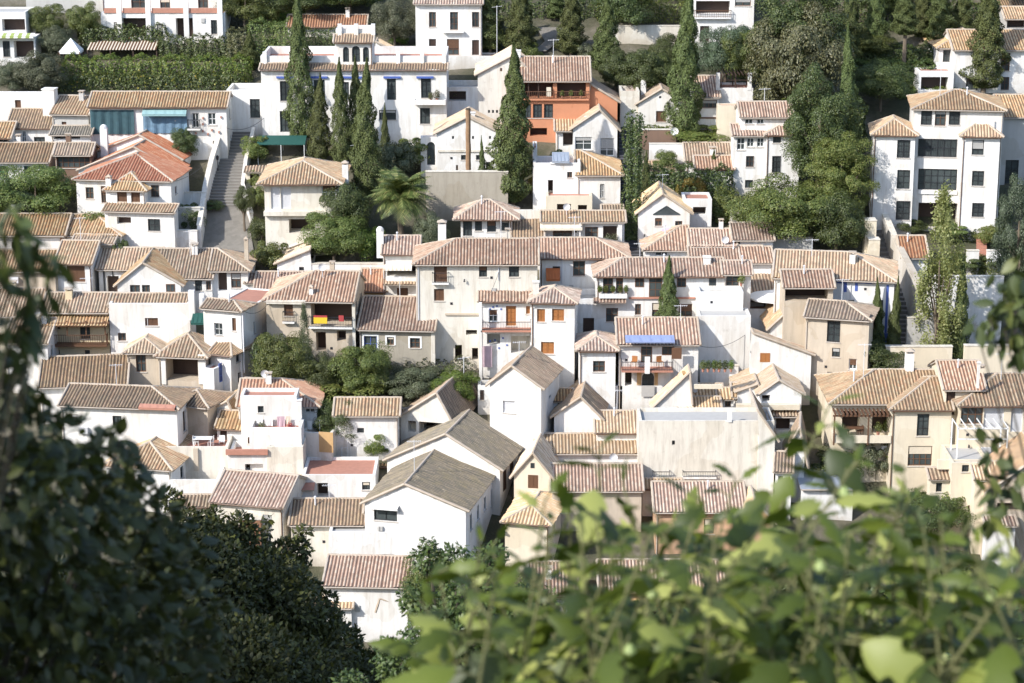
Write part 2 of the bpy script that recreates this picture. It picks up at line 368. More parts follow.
    for k_, ua, z0 in feats:
        q = MB()
        if k_ == 'ac':
            q.box((ua,-.34,z0),(ua+.8,-.06,z0+.55)); q.tube([(ua+.3,-.345,z0+.28),(ua+.3,-.36,z0+.28)], .2, 10); q.box((ua+.05,-.3,z0-.06),(ua+.1,0,z0-.003)); q.box((ua+.7,-.3,z0-.06),(ua+.75,0,z0-.003)); q.build('air_conditioner', M['blind'], v.h, M=v.M)
        elif k_ == 'meter': q.box((ua,-.1,z0),(ua+.4,-.003,z0+.5)); q.box((ua+.03,-.115,z0+.03),(ua+.37,-.101,z0+.47)); q.build('meter_box', M['concrete'], v.h, M=v.M)
        elif k_ == 'lamp': q.tube([(ua,-.0,z0),(ua,-.25,z0+.06)], .02, 4); q.tube([(ua,-.25,z0+.05),(ua,-.25,z0-.2)], [.05,.1], 6); q.build('wall_lamp', M['iron'], v.h, M=v.M)
        else: q.box((ua,-.03,z0),(ua+.22,-.003,z0+.22)); q.box((ua+.03,-.04,z0+.03),(ua+.19,-.031,z0+.19)); q.build('wall_vent', M['iron'], v.h, M=v.M)
    if roof == 'flat':
        fb = MB(); fb.poly([(th,th,zf),(Wd-th,th,zf),(Wd-th,D-th,zf),(th,D-th,zf)]); fb.build('roof_terrace', M[floor], v.h, M=v.M)
    if roof == 'wall':
        cb = MB(); cb.box((-.04,-.05,ze+.003), (Wd+.04,D+.05,ze+.07)); cb.build('coping', W['weathered'], v.h, M=v.M)
    # roof
    slopes = []; lines = []; og = .16
    if roof == 'gx':
        zo = ze - p*oh
        slopes = [[(-og,-oh,zo),(Wd+og,-oh,zo),(Wd+og,D/2,zr),(-og,D/2,zr)], [(Wd+og,D+oh,zo),(-og,D+oh,zo),(-og,D/2,zr),(Wd+og,D/2,zr)]]
        lines = [((-og,D/2,zr),(Wd+og,D/2,zr)), ((-og,-oh,zo),(-og,D/2,zr)), ((Wd+og,-oh,zo),(Wd+og,D/2,zr))]
    elif roof == 'sf':
        zo = ze - p*oh
        slopes = [[(-og,-oh,zo),(Wd+og,-oh,zo),(Wd+og,D,zr),(-og,D,zr)]]; lines = [((-og,D,zr),(Wd+og,D,zr)), ((-og,-oh,zo),(-og,D,zr)), ((Wd+og,-oh,zo),(Wd+og,D,zr))]
    elif roof == 'gy':
        pl = (zr-ze)/max(va, .3); pr = (zr-ze)/max(Wd-va, .3); ol = oh if va > .4 else 0; orr = oh if Wd-va > .4 else 0
        if va > .2: slopes.append([(-ol,D+og,ze-pl*ol),(-ol,-og,ze-pl*ol),(va,-og,zr),(va,D+og,zr)]); lines.append(((-ol,-og,ze-pl*ol),(va,-og,zr)))
        if Wd-va > .2: slopes.append([(Wd+orr,-og,ze-pr*orr),(Wd+orr,D+og,ze-pr*orr),(va,D+og,zr),(va,-og,zr)]); lines.append(((va,-og,zr),(Wd+orr,-og,ze-pr*orr)))
        lines.append(((va,-og,zr),(va,D+og,zr)))
    elif roof in ('hip', 'hipL', 'hipR', 'hy'):
        zo = ze - p*oh
        if roof == 'hy':
            zr = ze + p*Wd/2; ins = min(Wd/2, D*.7)
            A = [(-oh,-oh,zo),(Wd+oh,-oh,zo),(Wd+oh,D,zo),(-oh,D,zo)]; r0 = (Wd/2, ins, zr); r1 = (Wd/2, D, zr)
            slopes = [[A[0],A[1],r0],[A[1],A[2],r1,r0],[A[3],A[0],r0,r1]]; lines = [(A[0],r0),(A[1],r0),(r0,r1)]
        elif Wd < D and roof == 'hip':
            zr = ze + p*Wd/2
            A = [(-oh,-oh,zo),(Wd+oh,-oh,zo),(Wd+oh,D+oh,zo),(-oh,D+oh,zo)]; r0 = (Wd/2, Wd/2, zr); r1 = (Wd/2, D-Wd/2, zr)
            slopes = [[A[0],A[1],r0],[A[1],A[2],r1,r0],[A[2],A[3],r1],[A[3],A[0],r0,r1]]; lines = [(A[0],r0),(A[1],r0),(A[2],r1),(A[3],r1),(r0,r1)]
        else:
            L_ = roof in ('hip', 'hipL'); R_ = roof in ('hip', 'hipR'); ins = min(D/2, Wd*.49 if L_ and R_ else Wd*.9)
            x0 = -oh if L_ else -og; x1 = Wd+oh if R_ else Wd+og
            A = [(x0,-oh,zo),(x1,-oh,zo),(x1,D+oh,zo),(x0,D+oh,zo)]; r0 = (ins if L_ else -og, D/2, zr); r1 = (Wd-ins if R_ else Wd+og, D/2, zr)
            slopes = [[A[0],A[1],r1,r0],[A[2],A[3],r0,r1]]
            if L_: slopes.append([A[3],A[0],r0])
            if R_: slopes.append([A[1],A[2],r1])
            lines = [(r0,r1),(A[0],r0),(A[1],r1)] + ([(A[3],r0)] if L_ else []) + ([(A[2],r1)] if R_ else [])
    v.zr = zr
    if slopes:
        rb = MB()
        if t in TL:
            for s in slopes: tile_slope(rb, s, .25 if t == 'moss' else .29, .06 if t == 'moss' else .085)
        else:
            for s in slopes:
                s = [Vector(q) for q in s]; n = (s[1]-s[0]).cross(s[-1]-s[0]).normalized(); n = n if n.z > 0 else -n
                tp = [q+n*.04 for q in s]; bt = [q-n*.06 for q in s]; rb.poly(tp, 0); rb.poly(bt[::-1], 1)
                for j in range(len(s)): rb.poly([bt[j], bt[(j+1)%len(s)], tp[(j+1)%len(s)], tp[j]], 1)
        v.roof = rb.build('roof', [TL[t] if t in TL else M[t], M[eave] if eave in M else W[eave]], v.h, uv=True, M=v.M)
        if t in TL and cap:
            cb = MB()
            for a, b in lines:
                a, b = Vector(a), Vector(b); k = max(1, int((b-a).length/.45)); pts = [a.lerp(b, j/k) + Vector((0,0,.045)) for j in range(k+1)]
                cb.tube(pts, [.105 + .02*(j % 2) for j in range(k+1)], 6)
            cb.build('ridge_cap', M['mortar'], v.roof)
    if slopes and roof != 'gy' and Wd > 2:
        gb = MB(); gb.tube([(-.05,-oh-.07,ze-p*oh-.02),(Wd+.05,-oh-.07,ze-p*oh-.02)], .055, 5)
        if rnd.random() < .55:
            x = rnd.choice([.12, Wd-.12]); gb.tube([(x,-oh-.07,ze-p*oh-.06),(x,-.07,ze-p*oh-.45),(x,-.07,-1.5)], .045, 5)
        gb.build('gutter', M['eave'] if rnd.random() < .6 else M['wood'], v.h, M=v.M)
        if rnd.random() < .3 and Wd > 3.5 and D > 2.5 and roof != 'hip':
            x = Wd*rnd.uniform(.2,.8); y = D*rnd.uniform(.3,.6); zz = ze+p*min(y, D-y if roof != 'sf' else y); s = rnd.uniform(.2,.32); q = MB(); q.box((x-s,y-s,zz-.6),(x+s,y+s,zz+.75)); c_ = q.build('chimney', wm, v.h, M=v.M)
            q = MB()
            for dx in (-.75,.75):
                for dy in (-.75,.75): q.box((x+dx*s-.04,y+dy*s-.04,zz+.753),(x+dx*s+.04,y+dy*s+.04,zz+.95))
            q.box((x-s*1.3,y-s*1.3,zz+.953),(x+s*1.3,y+s*1.3,zz+1.03)); q.build('chimney_cap', M['mortar'], c_)
        elif rnd.random() < .35 and D > 2.5:
            x = Wd*rnd.uniform(.2,.8); y = D*.35; zz = ze+p*y; q = MB(); q.tube([(x,y,zz-.2),(x,y,zz+.8)], .07, 7); q.tube([(x,y,zz+.8),(x,y,zz+.92)], [.13,.02], 7); q.build('vent_pipe', M['blind'], v.h, M=v.M)
    # windows
    for f in 'FRL':
        T = fr[f][0]
        for k, ua, ub, z0, z1, o in todo[f]: window(v, T, k, ua, ub, z0, z1, o, z1 >= ze-.04)
    v.T = fr['F'][0]
    return v
NOAUTO = {'white_gable_house','grey_roof_house','mossy_roof_house','blank_house','block_house','leaning_gable_house','bleached_wall_house','stained_terrace','blank_parapet','mansion','tower_house','wall','garden_gate','gate_porch','three_storey_house','roof_cabin','white_yard_house','lookout_house','gate','shelter','tiled_shelter','patio_hut','stair_wall_house','cream_house','upper_house'}
HM = {}; VOL = {}
WK = {'b': 'wood', 'k': 'black', 'w': 'whitewood', 'u': 'blue', 'g': 'green'}
def window(v, T, k, ua, ub, z0, z1, o, proud):
    w, h = ub-ua, z1-z0
    if k in 'qoQ':
        return
    dd = -.03 if proud else .13
    fm = M[WK.get(k, {'s': 'wood', 'S': 'blind', 't': 'orangewood', 'a': 'black', 'v': 'black', 'd': 'darkwood_and_shade', 'O': 'orangecloth', 'tri': 'black'}.get(k, 'wood'))]
    fb = MB()
    if k == 'tri':
        pts = [(ua,z0),(ub,z0),((ua+ub)/2,z1)]
        fb.poly([T(q[0],q[1],-.025) for q in pts])
        for a, b in ((0,1),(1,2),(2,0)): fb.tube([T(*pts[a],-.04), T(*pts[b],-.04)], .05, 4)
        fb.build('window', M['glass'], v.h, M=v.M); return  # flat dark panel stands in for the shade inside an open gable
    bar = min(.075, w*.16); B = lambda a, b, c, d_, e=0, g=.06: fb.box((a, dd+e, c), (b, dd+e+g, d_), 0, lambda x, y, z: T(x, z, y))
    B(ua, ua+bar, z0, z1); B(ub-bar, ub, z0, z1); B(ua+bar, ub-bar, z0, z0+bar); B(ua+bar, ub-bar, z1-bar, z1)
    name = 'door' if k in 'td' and h > 1.7 else 'window'
    if k in 'stSdO':
        n = max(4, int(h/.12)) if k in 'sS' else 3; name = {'s': 'shutter', 'S': 'roller_blind', 'O': 'roller_blind'}.get(k, name)
        if k in 'sSO':
            n = min(n, 24)
            for i in range(n):
                a = z0+bar+(h-2*bar)*i/n; b = a+(h-2*bar)/n*.8; B(ua+bar, ub-bar, a, b, .02, .03)
            if k == 's' and w > .7: B((ua+ub)/2-.03, (ua+ub)/2+.03, z0+bar, z1-bar, -.005, .05)
        else:
            m_ = (ua+ub)/2
            B(m_-.03, m_+.03, z0+bar, z1-bar)
            for a, b in ((.05,.32),(.36,.62),(.66,.95)):
                for x0, x1 in ((ua+bar+.03, m_-.06), (m_+.06, ub-bar-.03)):
                    if x1 > x0: B(x0, x1, z0+h*a, z0+h*b, .025, .03)
    else:
        nv = o.get('nv', 2 if w < 1.7 else max(2, int(w/.75))); nh = o.get('nh', 1 if h < .9 else (2 if h < 1.7 else 3))
        for i in range(1, nv): x = ua + w*i/nv; B(x-.028, x+.028, z0+bar, z1-bar)
        for i in range(1, nh): z = z0 + h*i/nh; B(ua+bar, ub-bar, z-.022, z+.022, .005, .05)
    wo = fb.build(name, fm, v.h, M=v.M)
    if k in 'bkw' and not proud and h > .7:
        r_ = rnd.random()
        if r_ < .3:
            zz = z1-bar-(h-2*bar)*rnd.choice([.25,.4,.6]); q = MB(); n_ = max(3, int((z1-zz)/.1))
            for i in range(n_): a = zz+(z1-bar-zz)*i/n_; q.box((ua+bar,dd-.035,a),(ub-bar,dd-.005,a+(z1-bar-zz)/n_*.85), 0, lambda x, y, z: T(x, y, z) if 0 else T(x, z, y))
            q.build('rolled_blind', M[rnd.choice(['concrete','wood','wood','creamcloth'])], wo)
        elif r_ < .55 and h > .9:
            q = MB(); n_ = max(3, int(w/.16))
            for i in range(n_+1): x = ua+.03+(w-.06)*i/n_; q.tube([T(x,z0,-.06),T(x,z1,-.06)], .012, 4)
            for z in (z0+.05, (z0+z1)/2, z1-.05): q.tube([T(ua,z,-.06),T(ub,z,-.06)], .014, 4)
            q.build('window_grille', M['iron'], wo)
    pb = MB(); pb.poly([T(ua,z0,dd+.052), T(ub,z0,dd+.052), T(ub,z1,dd+.052), T(ua,z1,dd+.052)])
    if proud: pb.poly([T(ua,z0,-.002), T(ua,z1,-.002), T(ub,z1,-.002), T(ub,z0,-.002)])
    pb.build('panel' if k in 'stSdO' else 'pane', fm if k in 'stSdO' else M['glass'], wo)
    if k == 'a':
        sb = MB(); r = w/2; zc = z1-r; n = 8; m_ = (ua+ub)/2
        for sgn in (-1, 1):
            arc = [(m_+sgn*r*math.cos(j*math.pi/2/n), zc+r*math.sin(j*math.pi/2/n)) for j in range(n+1)]
            cx = m_+sgn*r
            for q0, q1 in zip(arc[:-1], arc[1:]): sb.poly([T(cx,z1,.004), T(*q0,.004), T(*q1,.004)])
            for q0, q1 in zip(arc[:-1], arc[1:]): sb.poly([T(*q0,.004), T(*q1,.004), T(*q1,.2), T(*q0,.2)])
        sb.build('arch', W['white'], wo)
    elif h > .5 and not proud and o.get('sill', 1) and h < 2.1:
        sb = MB(); sb.box((ua-.08, -.07, z0-.07), (ub+.08, .12, z0-.003), 0, lambda x, y, z: T(x, z, y)); sb.build('sill', M['stonesill'], wo)
    if o.get('trim'):
        tb = MB(); g = .16; c = lambda a, b, e, f_: tb.box((a, -.03, e), (b, .02, f_), 0, lambda x, y, z: T(x, z, y))
        c(ua-g, ua-.003, z0-.003, z1+g); c(ub+.003, ub+g, z0-.003, z1+g); c(ua-.002, ub+.002, z1+.003, z1+g)
        tb.build('surround', M['whitewood'] if o['trim'] == 1 else M[o['trim']], wo)
# ---- house parts measured on the front face
def BX(v, name, x0, x1, y0, y1, out=.1, mat='white', inn=0.0, w=0.0, parent=None):
    xm = (x0+x1)/2; ua, ub = v.onF(x0, y0, w)[0], v.onF(x1, y0, w)[0]; z1, z0 = v.onF(xm, y0, w)[1], v.onF(xm, y1, w)[1]
    b = MB(); b.box((ua, w-out, z0), (ub, w+inn, z1)); return b.build(name, W.get(mat) or M[mat], parent or v.h, M=None if parent else v.M)
def AW(v, x0, x1, y, out=1.2, drop=.45, mat='whitecloth', w=0.0, stripes=0, valance=.2):
    ua, ub = v.onF(x0, y, w)[0], v.onF(x1, y, w)[0]; z = v.onF((x0+x1)/2, y, w)[1]; b = MB(); n = 14
    for i in range(n):
        a, c = ua+(ub-ua)*i/n, ua+(ub-ua)*(i+1)/n; s1 = .03*math.sin(i*2.1); s2 = .03*math.sin((i+1)*2.1); m = i % 2 if stripes else 0
        b.poly([(a,w-.02,z),(c,w-.02,z),(c,w-out,z-drop+s2),(a,w-out,z-drop+s1)], m); b.poly([(a,w-.02,z-.03),(a,w-out,z-drop+s1-.03),(c,w-out,z-drop+s2-.03),(c,w-.02,z-.03)], m)
        b.poly([(a,w-out,z-drop+s1),(c,w-out,z-drop+s2),(c,w-out-.01,z-drop-valance),(a,w-out-.01,z-drop-valance)], m)
    b.tube([(ua,w-out,z-drop-.02),(ub,w-out,z-drop-.02)], .03, 5)
    b.tube([(ua+.05,w,z-.5*drop-.5),(ua+.05,w-out,z-drop-.03)], .02, 4); b.tube([(ub-.05,w,z-.5*drop-.5),(ub-.05,w-out,z-drop-.03)], .02, 4)
    b.build('awning', [M[mat], M['whitecloth']], v.h, M=v.M)
def BAL(v, x0, x1, y, out=.9, rail='iron', hr=.95, slab='white', posts=0, w=0.0):
    ua, ub = v.onF(x0, y, w)[0], v.onF(x1, y, w)[0]; z = v.onF((x0+x1)/2, y, w)[1]
    b = MB(); b.box((ua, w-out, z-.16), (ub, w-.004, z)); s = b.build('balcony', W.get(slab) or M[slab], v.h, M=v.M)
    r = MB(); zt = z+hr; o = w-out+.06
    if rail in ('iron', 'wood', 'whitewood'):
        th = .02 if rail == 'iron' else .035; st = .14 if rail == 'iron' else .2
        r.box((ua+.03, o-.03, zt-.05), (ub-.03, o+.03, zt)); r.box((ua+.03, o-.02, z+.06), (ub-.03, o+.02, z+.1))
        n = max(2, int((ub-ua-.1)/st))
        for i in range(n+1): x = ua+.05+(ub-ua-.1)*i/n; r.box((x-th/2, o-th/2, z), (x+th/2, o+th/2, zt-.05))
        for x in (ua+.05, ub-.05):
            r.box((x-.02, o+.03, zt-.05), (x+.02, w-.004, zt)); k = max(1, int(out/st))
            for j in range(1, k): q = o+(w-o)*j/k; r.box((x-th/2, q-th/2, z), (x+th/2, q+th/2, zt-.05))
        r.build('railing', M[rail], s)
    else:
        r.box((ua+.002, w-out+.002, z+.003), (ub-.002, w-out+.15, zt)); r.box((ua+.002, w-out+.15, z+.003), (ua+.13, w-.005, zt)); r.box((ub-.13, w-out+.15, z+.003), (ub-.002, w-.005, zt))
        r.build('parapet', W.get(rail) or M[rail], s)
    for i in range(posts):
        pb = MB(); x = ua+.1+(ub-ua-.2)*i/(posts-1); pb.box((x-.05, o-.05, zt+.003), (x+.05, o+.05, z+2.25)); pb.build('post', M['wood'], s)
    return s
def CH(v, x, yt, yb, wpx, t=.5, cap='pitch', wall='white', w=None):
    w = v.D*t if w is None else w
    ua, z1 = v.onF(x-wpx/2, yt, w); ub = v.onF(x+wpx/2, yt, w)[0]; z0 = v.onF(x, yb, w)[1]-.7; s = ub-ua
    b = MB(); zc = z1-(.45 if cap != 'flat' else .1); b.box((ua, w-s/2, z0), (ub, w+s/2, zc)); c = b.build('chimney', W[wall], v.h, M=v.M)
    q = MB(); m_ = (ua+ub)/2
    if cap == 'pitch':
        for sx in (-1, 1):
            for sy in (-1, 1): q.box((m_+sx*s*.42-.05, w+sy*s*.42-.05, zc+.002), (m_+sx*s*.42+.05, w+sy*s*.42+.05, zc+.2))
        e = s*.62; zz = zc+.2; ap = (m_, w, z1)
        P = [(m_-e,w-e,zz),(m_+e,w-e,zz),(m_+e,w+e,zz),(m_-e,w+e,zz)]
        for j in range(4): q.poly([P[j], P[(j+1)%4], ap])
        q.poly(P[::-1])
    elif cap == 'dome':
        n = 10; prev = None
        for i in range(5):
            a = i/4*math.pi/2; rr = s*.55*math.cos(a)+.01; zz = zc+.003+.42*math.sin(a); ring = [(m_+rr*math.cos(2*math.pi*j/n), w+rr*math.sin(2*math.pi*j/n), zz) for j in range(n)]
            if prev:
                for j in range(n): q.poly([prev[j], prev[(j+1)%n], ring[(j+1)%n], ring[j]])
            prev = ring
    else: q.box((ua-.06, w-s/2-.06, zc+.003), (ub+.06, w+s/2+.06, zc+.1))
    q.build('chimney_cap', M['mortar'] if cap == 'pitch' else W[wall], c)
def CUR(v, x0, x1, y0, y1, mat, out=.15):
    xm = (x0+x1)/2; ua, ub = v.onF(x0, y0)[0], v.onF(x1, y0)[0]; z1, z0 = v.onF(xm, y0)[1], v.onF(xm, y1)[1]; b = MB(); n = max(8, int((ub-ua)/.18)); P = []
    for i in range(n+1):
        x = ua+(ub-ua)*i/n; P.append((x, -out-.06*math.sin(i*1.3)-.03*math.sin(i*.53)))
    for (a, c), (a2, c2) in zip(P[:-1], P[1:]):
        b.poly([(a,c,z0),(a2,c2,z0),(a2,c2*.6,z1),(a,c*.6,z1)]); b.poly([(a,c+.02,z0),(a,c*.6+.02,z1),(a2,c2*.6+.02,z1),(a2,c2+.02,z0)])
    b.build('curtain', M[mat], v.h, M=v.M)
# ------------------------------------------------------------------ plants
rng = np.random.default_rng(11)
def nrm(a): return a/np.maximum(np.linalg.norm(a, axis=1, keepdims=True), 1e-9)
def leafset(P, Nn, size, asp=.5, up=0.0, fold=.25, r=None):
    """diamond leaves at P facing Nn (arrays) -> verts, faces"""
    r = r or rng; n = len(P); Nn = nrm(Nn)
    t = r.normal(size=(n, 3)); t[:, 2] += up; t -= (t*Nn).sum(1, keepdims=True)*Nn; t = nrm(t); b = np.cross(Nn, t)
    s = (np.asarray(size)*np.ones(n))[:, None]
    v = np.stack([P - t*s*.5, P + b*s*asp*.5 - Nn*s*fold*.3, P + t*s*.5, P - b*s*asp*.5 - Nn*s*fold*.3], 1).reshape(-1, 3)
    k = np.arange(n)*4
    f = np.stack([k, k+1, k+2, k, k+2, k+3], 1).reshape(-1, 3)
    return v, f
def np_mesh(name, v, f, mats):
    me = bpy.data.meshes.new(name); v = np.asarray(v, np.float32); f = np.asarray(f, np.int32); k = f.shape[1]
    me.vertices.add(len(v)); me.vertices.foreach_set('co', v.ravel()); me.loops.add(f.size); me.loops.foreach_set('vertex_index', f.ravel())
    me.polygons.add(len(f)); me.polygons.foreach_set('loop_start', np.arange(len(f), dtype=np.int32)*k); me.polygons.foreach_set('loop_total', np.full(len(f), k, np.int32))
    for m in mats: me.materials.append(m)
    me.update(calc_edges=True); me.validate(); return me
def sph(n, r=None):
    return nrm((r or rng).normal(size=(n, 3)))
LM = {
 'cypress': leafmat('cypress_foliage', (.045,.06,.017), (.125,.15,.043), None, .12, .7),
 'dark': leafmat('dark_foliage', (.036,.056,.015), (.085,.115,.03), (.13,.15,.04), .2),
 'mid': leafmat('green_foliage', (.062,.09,.021), (.145,.18,.044), (.21,.22,.055), .25),
 'bright': leafmat('bright_foliage', (.07,.13,.02), (.15,.22,.04), (.22,.25,.05), .3),
 'olive': leafmat('olive_foliage', (.06,.075,.038), (.12,.135,.07), (.16,.16,.09), .15),
 'drab': leafmat('drab_foliage', (.06,.065,.026), (.12,.115,.05), (.16,.14,.06), .15),
 'blue': leafmat('grey_green_foliage', (.045,.065,.034), (.10,.13,.07), None, .2),
 'yellow': leafmat('yellow_green_foliage', (.10,.14,.03), (.19,.22,.06), (.28,.27,.08), .35),
 'poplar': leafmat('poplar_foliage', (.16,.19,.06), (.30,.325,.12), (.38,.38,.17), .35),
 'gold': leafmat('golden_foliage', (.16,.16,.03), (.30,.26,.05), (.35,.2,.04), .3),
 'palm': leafmat('palm_foliage', (.07,.10,.026), (.16,.185,.055), (.28,.26,.10), .2),
}
BARK = plain('bark', (.16,.125,.09), .9, 0, .3); BARKD = plain('dark_bark', (.07,.055,.04), .9, 0, .3)
def cyp_mesh(name, seed, N=24000, H=10.0, Rr=1.0):
    r = np.random.default_rng(seed); t = r.random(N)**1.15
    prof = np.where(t < .1, .5+.5*t/.1, np.clip(1-((t-.1)/.9)**1.5, 0, 1))
    th = r.random(N)*2*np.pi
    lump = sum(np.sin(k*th + m*t*9 + ph)*a for k, m, ph, a in [(3,2,seed,.13),(5,-3,seed*2,.10),(2,5,seed*3,.12),(7,6,seed*1.7,.08),(1,3.1,seed*5,.12)])
    rad = Rr*prof*(.86 + lump)*(1-.22*r.random(N)**2)
    P = np.stack([rad*np.cos(th), rad*np.sin(th), t*H], 1); P[:, 0] += .10*np.sin(t*5+seed); P[:, 1] += .08*np.sin(t*4+2*seed)
    Nn = np.stack([np.cos(th), np.sin(th), .35+0*th], 1) + r.normal(size=(N, 3))*.55
    return np_mesh(name, *leafset(P, Nn, .08+.12*r.random(N), .42, 3.0, r=r), [None])
def broad_mesh(name, seed, N=38000, nc=52, Rx=3.0, Rz=2.6, ls=.12, cr=(.7,1.25), droop=0.0):
    """crown made of leaf clumps spread through an ellipsoid (centre at 0)"""
    r = np.random.default_rng(seed); d = sph(nc, r); rr = (.4+.72*r.random(nc)**.6)[:, None]
    C = d*rr*np.array([Rx, Rx, Rz])*.78; C[:, 2] = np.where(C[:, 2] < -.55*Rz, C[:, 2]*.5, C[:, 2])
    q = r.integers(0, nc, N); cs = cr[0]*.75 + (cr[1]-cr[0]*.75)*r.random(nc)**1.4; u = sph(N, r); u[:, 2] = np.where(r.random(N) < .6, np.abs(u[:, 2]), u[:, 2])
    P = C[q] + u*(cs[q]*(1-.35*r.random(N)**2))[:, None]*np.array([1, 1, .8])
    P[:, 2] -= droop*r.random(N)
    Nn = u*.9 + nrm(P)*.35 + np.array([0, 0, .35]) + r.normal(size=(N, 3))*.45
    return np_mesh(name, *leafset(P, Nn, ls*(.7+.6*r.random(N)), .6, 0, r=r), [None])
PROTO = {}
for i in range(7): PROTO['cyp', i] = cyp_mesh('cypress_crown_mesh', 3+i)
for i in range(4): PROTO['broad', i] = broad_mesh('broad_crown_mesh', 20+i)
for i in range(3): PROTO['bush', i] = broad_mesh('bush_crown_mesh', 40+i, 8000, 20, 1.5, 1.2, .115, (.42,.8))
for i in range(2): PROTO['con', i] = broad_mesh('conifer_crown_mesh', 50+i, 52000, 95, 3.0, 5.0, .12, (.5,1.0), .3)
def pop_mesh(name, seed, N=14000, nc=80):
    r = np.random.default_rng(seed); t = r.random(nc); a = r.random(nc)*6.28; rr = 1.25*np.sin(np.pi*np.clip(t*.9+.1, 0, 1))**.7*(.35+.65*r.random(nc)); C = np.stack([rr*np.cos(a), rr*np.sin(a), t*9.6-4.9], 1)
    q = r.integers(0, nc, N); u = r.normal(size=(N, 3))*np.array([.15,.15,.42]); P = C[q] + u; Nn = np.stack([np.cos(a)[q], np.sin(a)[q], 0*a[q]+.4], 1) + r.normal(size=(N, 3))*.7
    return np_mesh(name, *leafset(P, Nn, .14*(.7+.6*r.random(N)), .6, 1.0, r=r), [None])
for i in range(2): PROTO['pop', i] = pop_mesh('poplar_crown_mesh', 60+i)
def crown_obj(name, proto, mat, parent, loc, sc, rz):
    me = PROTO[proto]; o = bpy.data.objects.new(name, me)
    if me.materials[0] is None: me.materials[0] = LM['mid']
    link(o, parent); o.location = loc; o.scale = sc; o.rotation_euler = (0, 0, rz)
    o.material_slots[0].link = 'OBJECT'; o.material_slots[0].material = LM[mat]
    return o
TN = [0]
def tree(kind, x, yb, yt, wpx, label, mat=None, name=None, group=None, d=0, cat='tree', trunk=None, gap=.0):
    """kind: cyp / broad / con / pop / bush. yb = where the trunk meets the ground, gap = share of the height that is bare trunk"""
    TN[0] += 1; i = TN[0]; p = ground(x, yb, d); s = ppm(p); cosd = .965
    H = (yb-yt)/s/cosd; w = wpx/s; n = {'cyp': 7, 'broad': 4, 'con': 2, 'pop': 2, 'bush': 3}[kind]
    nm = name or {'cyp': 'cypress_tree', 'broad': 'leafy_tree', 'con': 'conifer_tree', 'pop': 'poplar_tree', 'bush': 'shrub'}[kind]
    th = thing(nm, label, cat, p, 0, group)
    tb = MB(); r0 = {'cyp': .17, 'broad': .2, 'con': .2, 'pop': .12, 'bush': .05}[kind]*max(.5, min(1.6, H/9))
    if kind == 'cyp':
        b = H*gap; crown_obj('crown', ('cyp', i % n), mat or 'cypress', th, (0, 0, b+.1), (w/2*1.3, w/2*1.3, (H-b)/10), i*2.4)
        tb.tube([(0,0,-.6), (.03,.02,b+.5), (0,0,H*.75)], [r0*1.2, r0, .03], 7)
    else:
        hz = {'broad': 2.6, 'con': 5.0, 'pop': 5.0, 'bush': 1.2}[kind]; rx = {'broad': 3.0, 'con': 3.0, 'pop': 1.3, 'bush': 1.5}[kind]
        ch = H*(1-gap); cz = H*gap + ch*.5
        crown_obj('crown', (kind, i % n), mat or 'mid', th, (0, 0, cz), (w/2/rx*1.12, w/2/rx*1.12, ch/2/hz*1.08), i*1.9)
        q = random.Random(i); top = cz + ch*.15
        tb.tube([(0,0,-.8), (q.uniform(-.1,.1), q.uniform(-.1,.1), H*max(gap, .25)), (q.uniform(-.2,.2), 0, top)], [r0*1.35, r0, r0*.3], 7)
        for k in range(6 if kind != 'bush' else 4):
            a = k*1.05+i; z0 = H*max(gap, .25)*(.75+.08*k); e = (math.cos(a)*w*.3, math.sin(a)*w*.3, min(H*.85, z0 + ch*.35))
            tb.tube([(0,0,z0), (e[0]*.5, e[1]*.5, z0+(e[2]-z0)*.6), e], [r0*.6, r0*.4, r0*.12], 5)
    tb.build('trunk', trunk or BARK, th)
    return th
